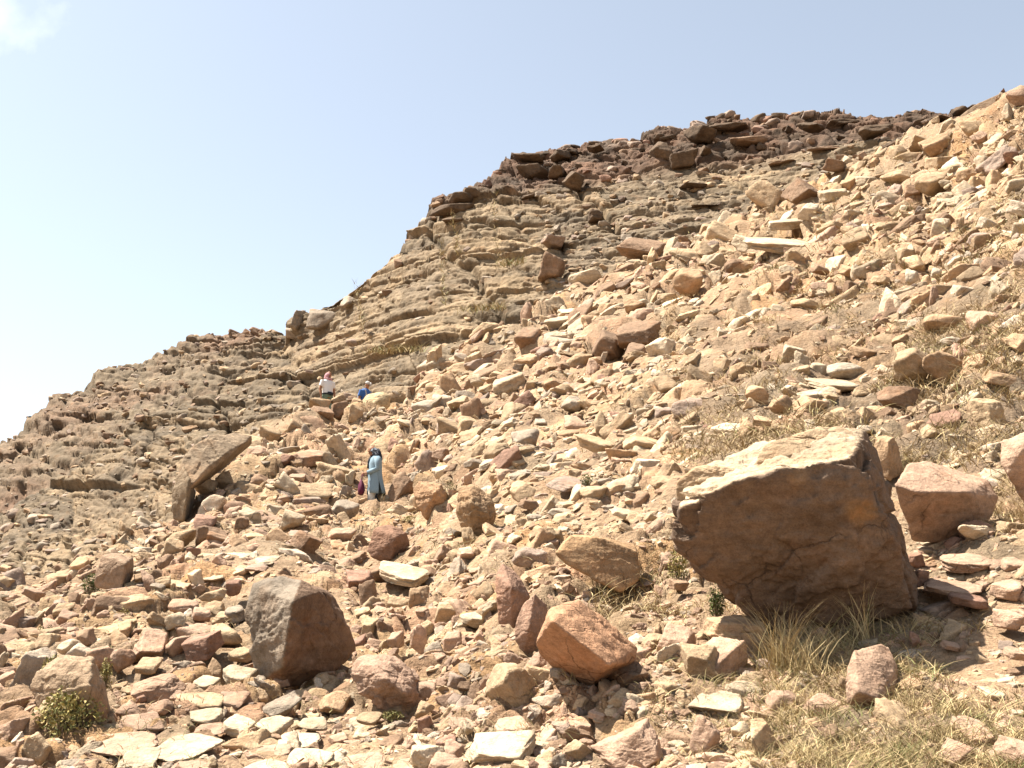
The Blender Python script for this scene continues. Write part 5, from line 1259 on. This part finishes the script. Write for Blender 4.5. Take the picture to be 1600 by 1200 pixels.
# tunic with an open side seam towards the viewer
def tunic_sheet():
    n = 40; rings = []
    for z, cx, rx, ry, gap in [(1.385, .0, .062, .082, 0), (1.35, -.005, .085, .14, 0), (1.30, -.005, .125, .195, 0), (1.18, .01, .145, .185, 0), (1.02, .005, .145, .18, 0), (.90, 0, .155, .19, 0), (.80, -.01, .165, .20, .03), (.70, -.02, .18, .21, .10), (.60, -.03, .195, .215, .17), (.52, -.035, .205, .22, .24)]:
        a = math.pi / 2 + .35 + gap + np.linspace(0, 1, n) * (2 * math.pi - 2 * gap)
        wob = 1 + (.035 * np.sin(a * 7 + z * 3) + .02 * np.sin(a * 11)) * (1.38 - z)
        rings.append(np.stack([cx + rx * wob * np.cos(a), ry * wob * np.sin(a), np.full(n, z) + .012 * np.sin(a * 3)], 1))
    return ring_loft(rings, close=False, cap=False)
def sleeve(A, r=(.068, .062, .055, .054, .050)):
    e = np.array(A[1]) + (np.array(A[2]) - A[1]) * .93
    return tube([np.array(A[0]) + (0, -.02 * np.sign(A[0][1]), .02), (np.array(A[0]) + A[1]) / 2, A[1], (np.array(A[1]) + e) / 2, e], r, 14)
tu = build('tunic', [tunic_sheet()], M_BLUE, woman, None, .008)
build('sleeve', [sleeve(armL)], M_BLUE, woman); build('sleeve', [sleeve(armR)], M_BLUE, woman)
for k, (h, kn, a) in enumerate(L):
    build('trouser_leg', [tube([h, kn, (np.array(kn) + a) / 2, (a[0], a[1], .06)], [(.10, .10), (.085, .085), (.085, .08), (.09, .075)], 16)], M_PALE if k == 0 else M_NAVY, woman)
shoes(L, woman, M_SHOE)
# headscarf: cap over the skull, wrap under the chin, tail down the back
def scarf_shell():
    n = 26; rings = []
    for t in np.linspace(0, 1, 12):
        z = .122 - .26 * t; r = math.sin(min(t * 1.75, 1.0) * math.pi / 2)
        op = max(0, min(1, (t - .30) / .15)) * 1.05           # opening for the face
        a = op + np.linspace(0, 1, n) * (2 * math.pi - 2 * op)
        rx = .112 * r + .0 * t; ry = .094 * r
        rings.append(np.stack([rx * np.cos(a) - .012, ry * np.sin(a), np.full(n, z)], 1))
    return ring_loft(rings, close=False, cap=False)
v, f = scarf_shell(); v = v @ Rm.T + np.array(hc)
hd_ = build('headscarf', [(v, f)], M_SCARF, woman, None, .01)
build('scarf_tail', [tube([(-.02, 0, 1.52), (-.06, .01, 1.45), (-.105, .015, 1.37), (-.135, .015, 1.28)], [(.05, .07), (.05, .085), (.03, .09), (.012, .06)], 14)], M_BLACK, woman)
build('neck_scarf', [tube([(.02, -.07, 1.40), (.085, .0, 1.37), (.02, .07, 1.40)], [.04, .045, .04], 10), tube([(.085, .02, 1.37), (.135, .03, 1.24), (.15, .035, 1.08)], [(.04, .03), (.05, .02), (.045, .015)], 10)], M_BLACK, woman)
def bag():
    c = np.array([.30, -.02, .70])
    lv = [(-.20, 0, 0, .035, .10), (-.19, 0, 0, .06, .15), (-.10, 0, 0, .075, .16), (.02, 0, 0, .06, .125), (.10, 0, 0, .035, .08), (.14, 0, 0, .02, .04)]
    body = build('handbag', [stack([(z + c[2], c[0], c[1], a * 1.0, b) for z, _, _, a, b in lv], 20)], M_MAROON, None)
    for p in body.data.vertices: p.co.x += .012 * math.sin(p.co.z * 40 + p.co.y * 25)
    body.location = feet; body.rotation_euler = (0, 0, yaw)
    build('strap', [tube([(.30, -.05, .82), (.29, -.03, .92), (.265, -.01, .955), (.29, .02, .92), (.30, .03, .82)], [.011] * 5, 8)], M_MAROON, body)
    tag(body, 'maroon cloth handbag hanging from the hands of the woman in blue', 'bag')
bag()

# --- the man in the white shirt
feet = stand(513, 581, 1.76, 35.5, 0, ''); yaw = math.radians(-45)
L = legs(.05, .02, .10, .90)
hc = (.03, 0, 1.635); hs, Rm = head_shapes(hc, math.radians(10), math.radians(38))
armL = [(0, .20, 1.43), (-.02, .27, 1.14), (.06, .27, .90)]; armR = [(0, -.20, 1.43), (-.03, -.28, 1.14), (.04, -.27, .89)]
arm_s = []
for A in (armL, armR):
    arm_s.append(tube([A[0], (np.array(A[0]) + A[1]) / 2, A[1], (np.array(A[1]) + A[2]) / 2, A[2]], [.056, .05, .042, .040, .028]))
    arm_s += hand_shapes(A[2], (.15, 0, -1), (0, -1 if A is armL else 1, 0), .6)
torso = stack([(.84, 0, 0, .12, .16), (.95, 0, 0, .13, .17), (1.10, .01, 0, .125, .16), (1.28, .01, 0, .125, .18), (1.42, 0, 0, .11, .19), (1.49, 0, 0, .065, .09)])
neck = tube([(0, 0, 1.45), (.01, 0, 1.53), (.02, 0, 1.58)], [.06, .057, .055])
man = person_body(hs + arm_s + [torso, neck] + leg_shapes(L), feet, yaw, 'man in a white polo shirt and red checked headscarf on the ridge')
eyes(hc, Rm, man, M_EYE)
build('polo_shirt', [stack([(.97, .005, 0, .150, .188), (1.02, .01, 0, .155, .190), (1.15, .015, 0, .145, .180), (1.30, .015, 0, .142, .200), (1.42, 0, 0, .125, .212), (1.475, 0, 0, .09, .14), (1.51, .0, 0, .068, .08)], 28)] +
      [tube([A[0], (np.array(A[0]) * .72 + np.array(A[1]) * .28), (np.array(A[0]) * .30 + np.array(A[1]) * .70)], [.078, .076, .074], 14) for A in (armL, armR)], M_WHITE, man, .014)
build('trousers', [stack([(.86, 0, 0, .15, .18), (.98, 0, 0, .148, .182)], 24)] + [tube([(h[0], h[1], .93), h, k, (a[0], a[1], .06)], [.11, .115, .09, .085], 16) for h, k, a in L], M_GREENT, man, .014)
build('waist_pouch', [tube([(.17, -.10, .985), (.185, 0, .98), (.17, .10, .985)], [(.035, .05), (.05, .06), (.035, .05)], 12), stack([(.96, .005, 0, .162, .198), (1.0, .005, 0, .164, .200)], 28)], M_BLACK, man)
shoes(L, man, M_SHOE)
v, f = scarf_shell(); build('headscarf', [(v @ Rm.T * 1.06 + np.array(hc), f)], M_CHECK, man, None, .012)
build('scarf_wrap', [tube([(.04, -.10, 1.50), (.10, 0, 1.49), (.04, .10, 1.50), (-.07, .05, 1.53), (-.07, -.05, 1.53), (.04, -.10, 1.50)], [.045, .05, .045, .05, .05, .045], 12)], M_CHECK, man)

# --- the person in the blue shirt
feet = stand(572, 596, 1.70, 34.9, 0, ''); yaw = math.radians(-38)
L = legs(.08, .03, .09, .87)
hc = (.07, 0, 1.565); hs, Rm = head_shapes(hc, math.radians(24), math.radians(8))
armL = [(0, .19, 1.37), (-.03, .25, 1.09), (.12, .22, .90)]; armR = [(0, -.19, 1.37), (-.04, -.25, 1.09), (.10, -.23, .89)]
arm_s = []
for A in (armL, armR):
    arm_s.append(tube([A[0], (np.array(A[0]) + A[1]) / 2, A[1], (np.array(A[1]) + A[2]) / 2, A[2]], [.052, .047, .040, .038, .026]))
    arm_s += hand_shapes(A[2], (.35, 0, -.9), (0, -1 if A is armL else 1, 0), .7)
torso = stack([(.82, 0, 0, .12, .16), (.93, 0, 0, .13, .17), (1.07, .01, 0, .125, .16), (1.24, .02, 0, .125, .175), (1.37, 0, 0, .105, .18), (1.43, 0, 0, .065, .09)])
neck = tube([(0, 0, 1.40), (.03, 0, 1.47), (.05, 0, 1.52)], [.058, .054, .053])
man2 = person_body(hs + arm_s + [torso, neck] + leg_shapes(L), feet, yaw, 'person in a blue T-shirt and pale cap wearing a grey backpack on the ridge')
build('sunglasses', [(np.array(q[0]) @ Rm.T + np.array(hc), q[1]) for q in (tube([(.072, -.062, .02), (.093, -.03, .018), (.097, 0, .022), (.093, .03, .018), (.072, .062, .02)], [(.014, .008), (.022, .010), (.008, .006), (.022, .010), (.014, .008)], 10),)], M_BLACK, man2)
ts = build('t_shirt', [stack([(.90, .005, 0, .150, .190), (1.0, .01, 0, .155, .190), (1.12, .02, 0, .148, .182), (1.26, .022, 0, .145, .198), (1.37, 0, 0, .122, .205), (1.42, 0, 0, .09, .14), (1.455, 0, 0, .068, .08)], 28)] +
      [tube([A[0], (np.array(A[0]) * .7 + np.array(A[1]) * .3), (np.array(A[0]) * .25 + np.array(A[1]) * .75)], [.074, .074, .072], 14) for A in (armL, armR)], M_TEE, man2, .014)
build('emblem', [tube([(.166, -.05, 1.20), (.176, 0, 1.175), (.166, .05, 1.20)], [(.012, .006)] * 3, 8), tube([(.166, -.045, 1.235), (.176, 0, 1.225), (.166, .045, 1.235)], [(.010, .006)] * 3, 8)], M_WHITE, ts)
build('trousers', [stack([(.82, 0, 0, .15, .18), (.94, 0, 0, .146, .182)], 24)] + [tube([(h[0], h[1], .90), h, k, (a[0], a[1], .06)], [.11, .112, .088, .083], 16) for h, k, a in L], M_NAVY, man2, .014)
shoes(L, man2, M_SHOE)
v, f = stack([(.03, -.005, 0, .100, .083), (.06, -.005, 0, .102, .085), (.095, -.008, 0, .090, .074), (.125, -.010, 0, .055, .045), (.134, -.010, 0, .015, .012)], 22)
v2, f2 = tube([(.07, 0, .048), (.115, 0, .044), (.165, 0, .034)], [(.010, .075), (.010, .07), (.006, .045)], 14)
build('cap', [(v @ Rm.T + np.array(hc), f), (v2 @ Rm.T + np.array(hc), f2)], M_CAP, man2)
pk = build('backpack', [stack([(.92, -.20, 0, .05, .10), (.95, -.21, 0, .09, .14), (1.10, -.22, 0, .10, .15), (1.28, -.21, 0, .085, .14), (1.38, -.19, 0, .05, .10)], 22)], M_PACK, None)
pk.location = feet; pk.rotation_euler = (0, 0, yaw)
for s in (-1, 1):
    build('strap', [tube([(-.14, s * .11, 1.36), (-.02, s * .12, 1.455), (.11, s * .115, 1.38), (.168, s * .12, 1.22), (.10, s * .165, 1.06), (-.12, s * .17, 1.0)], [(.010, .030)] * 6, 10)], M_PACK, pk)
tag(pk, 'grey backpack on the back of the person in the blue shirt', 'backpack')
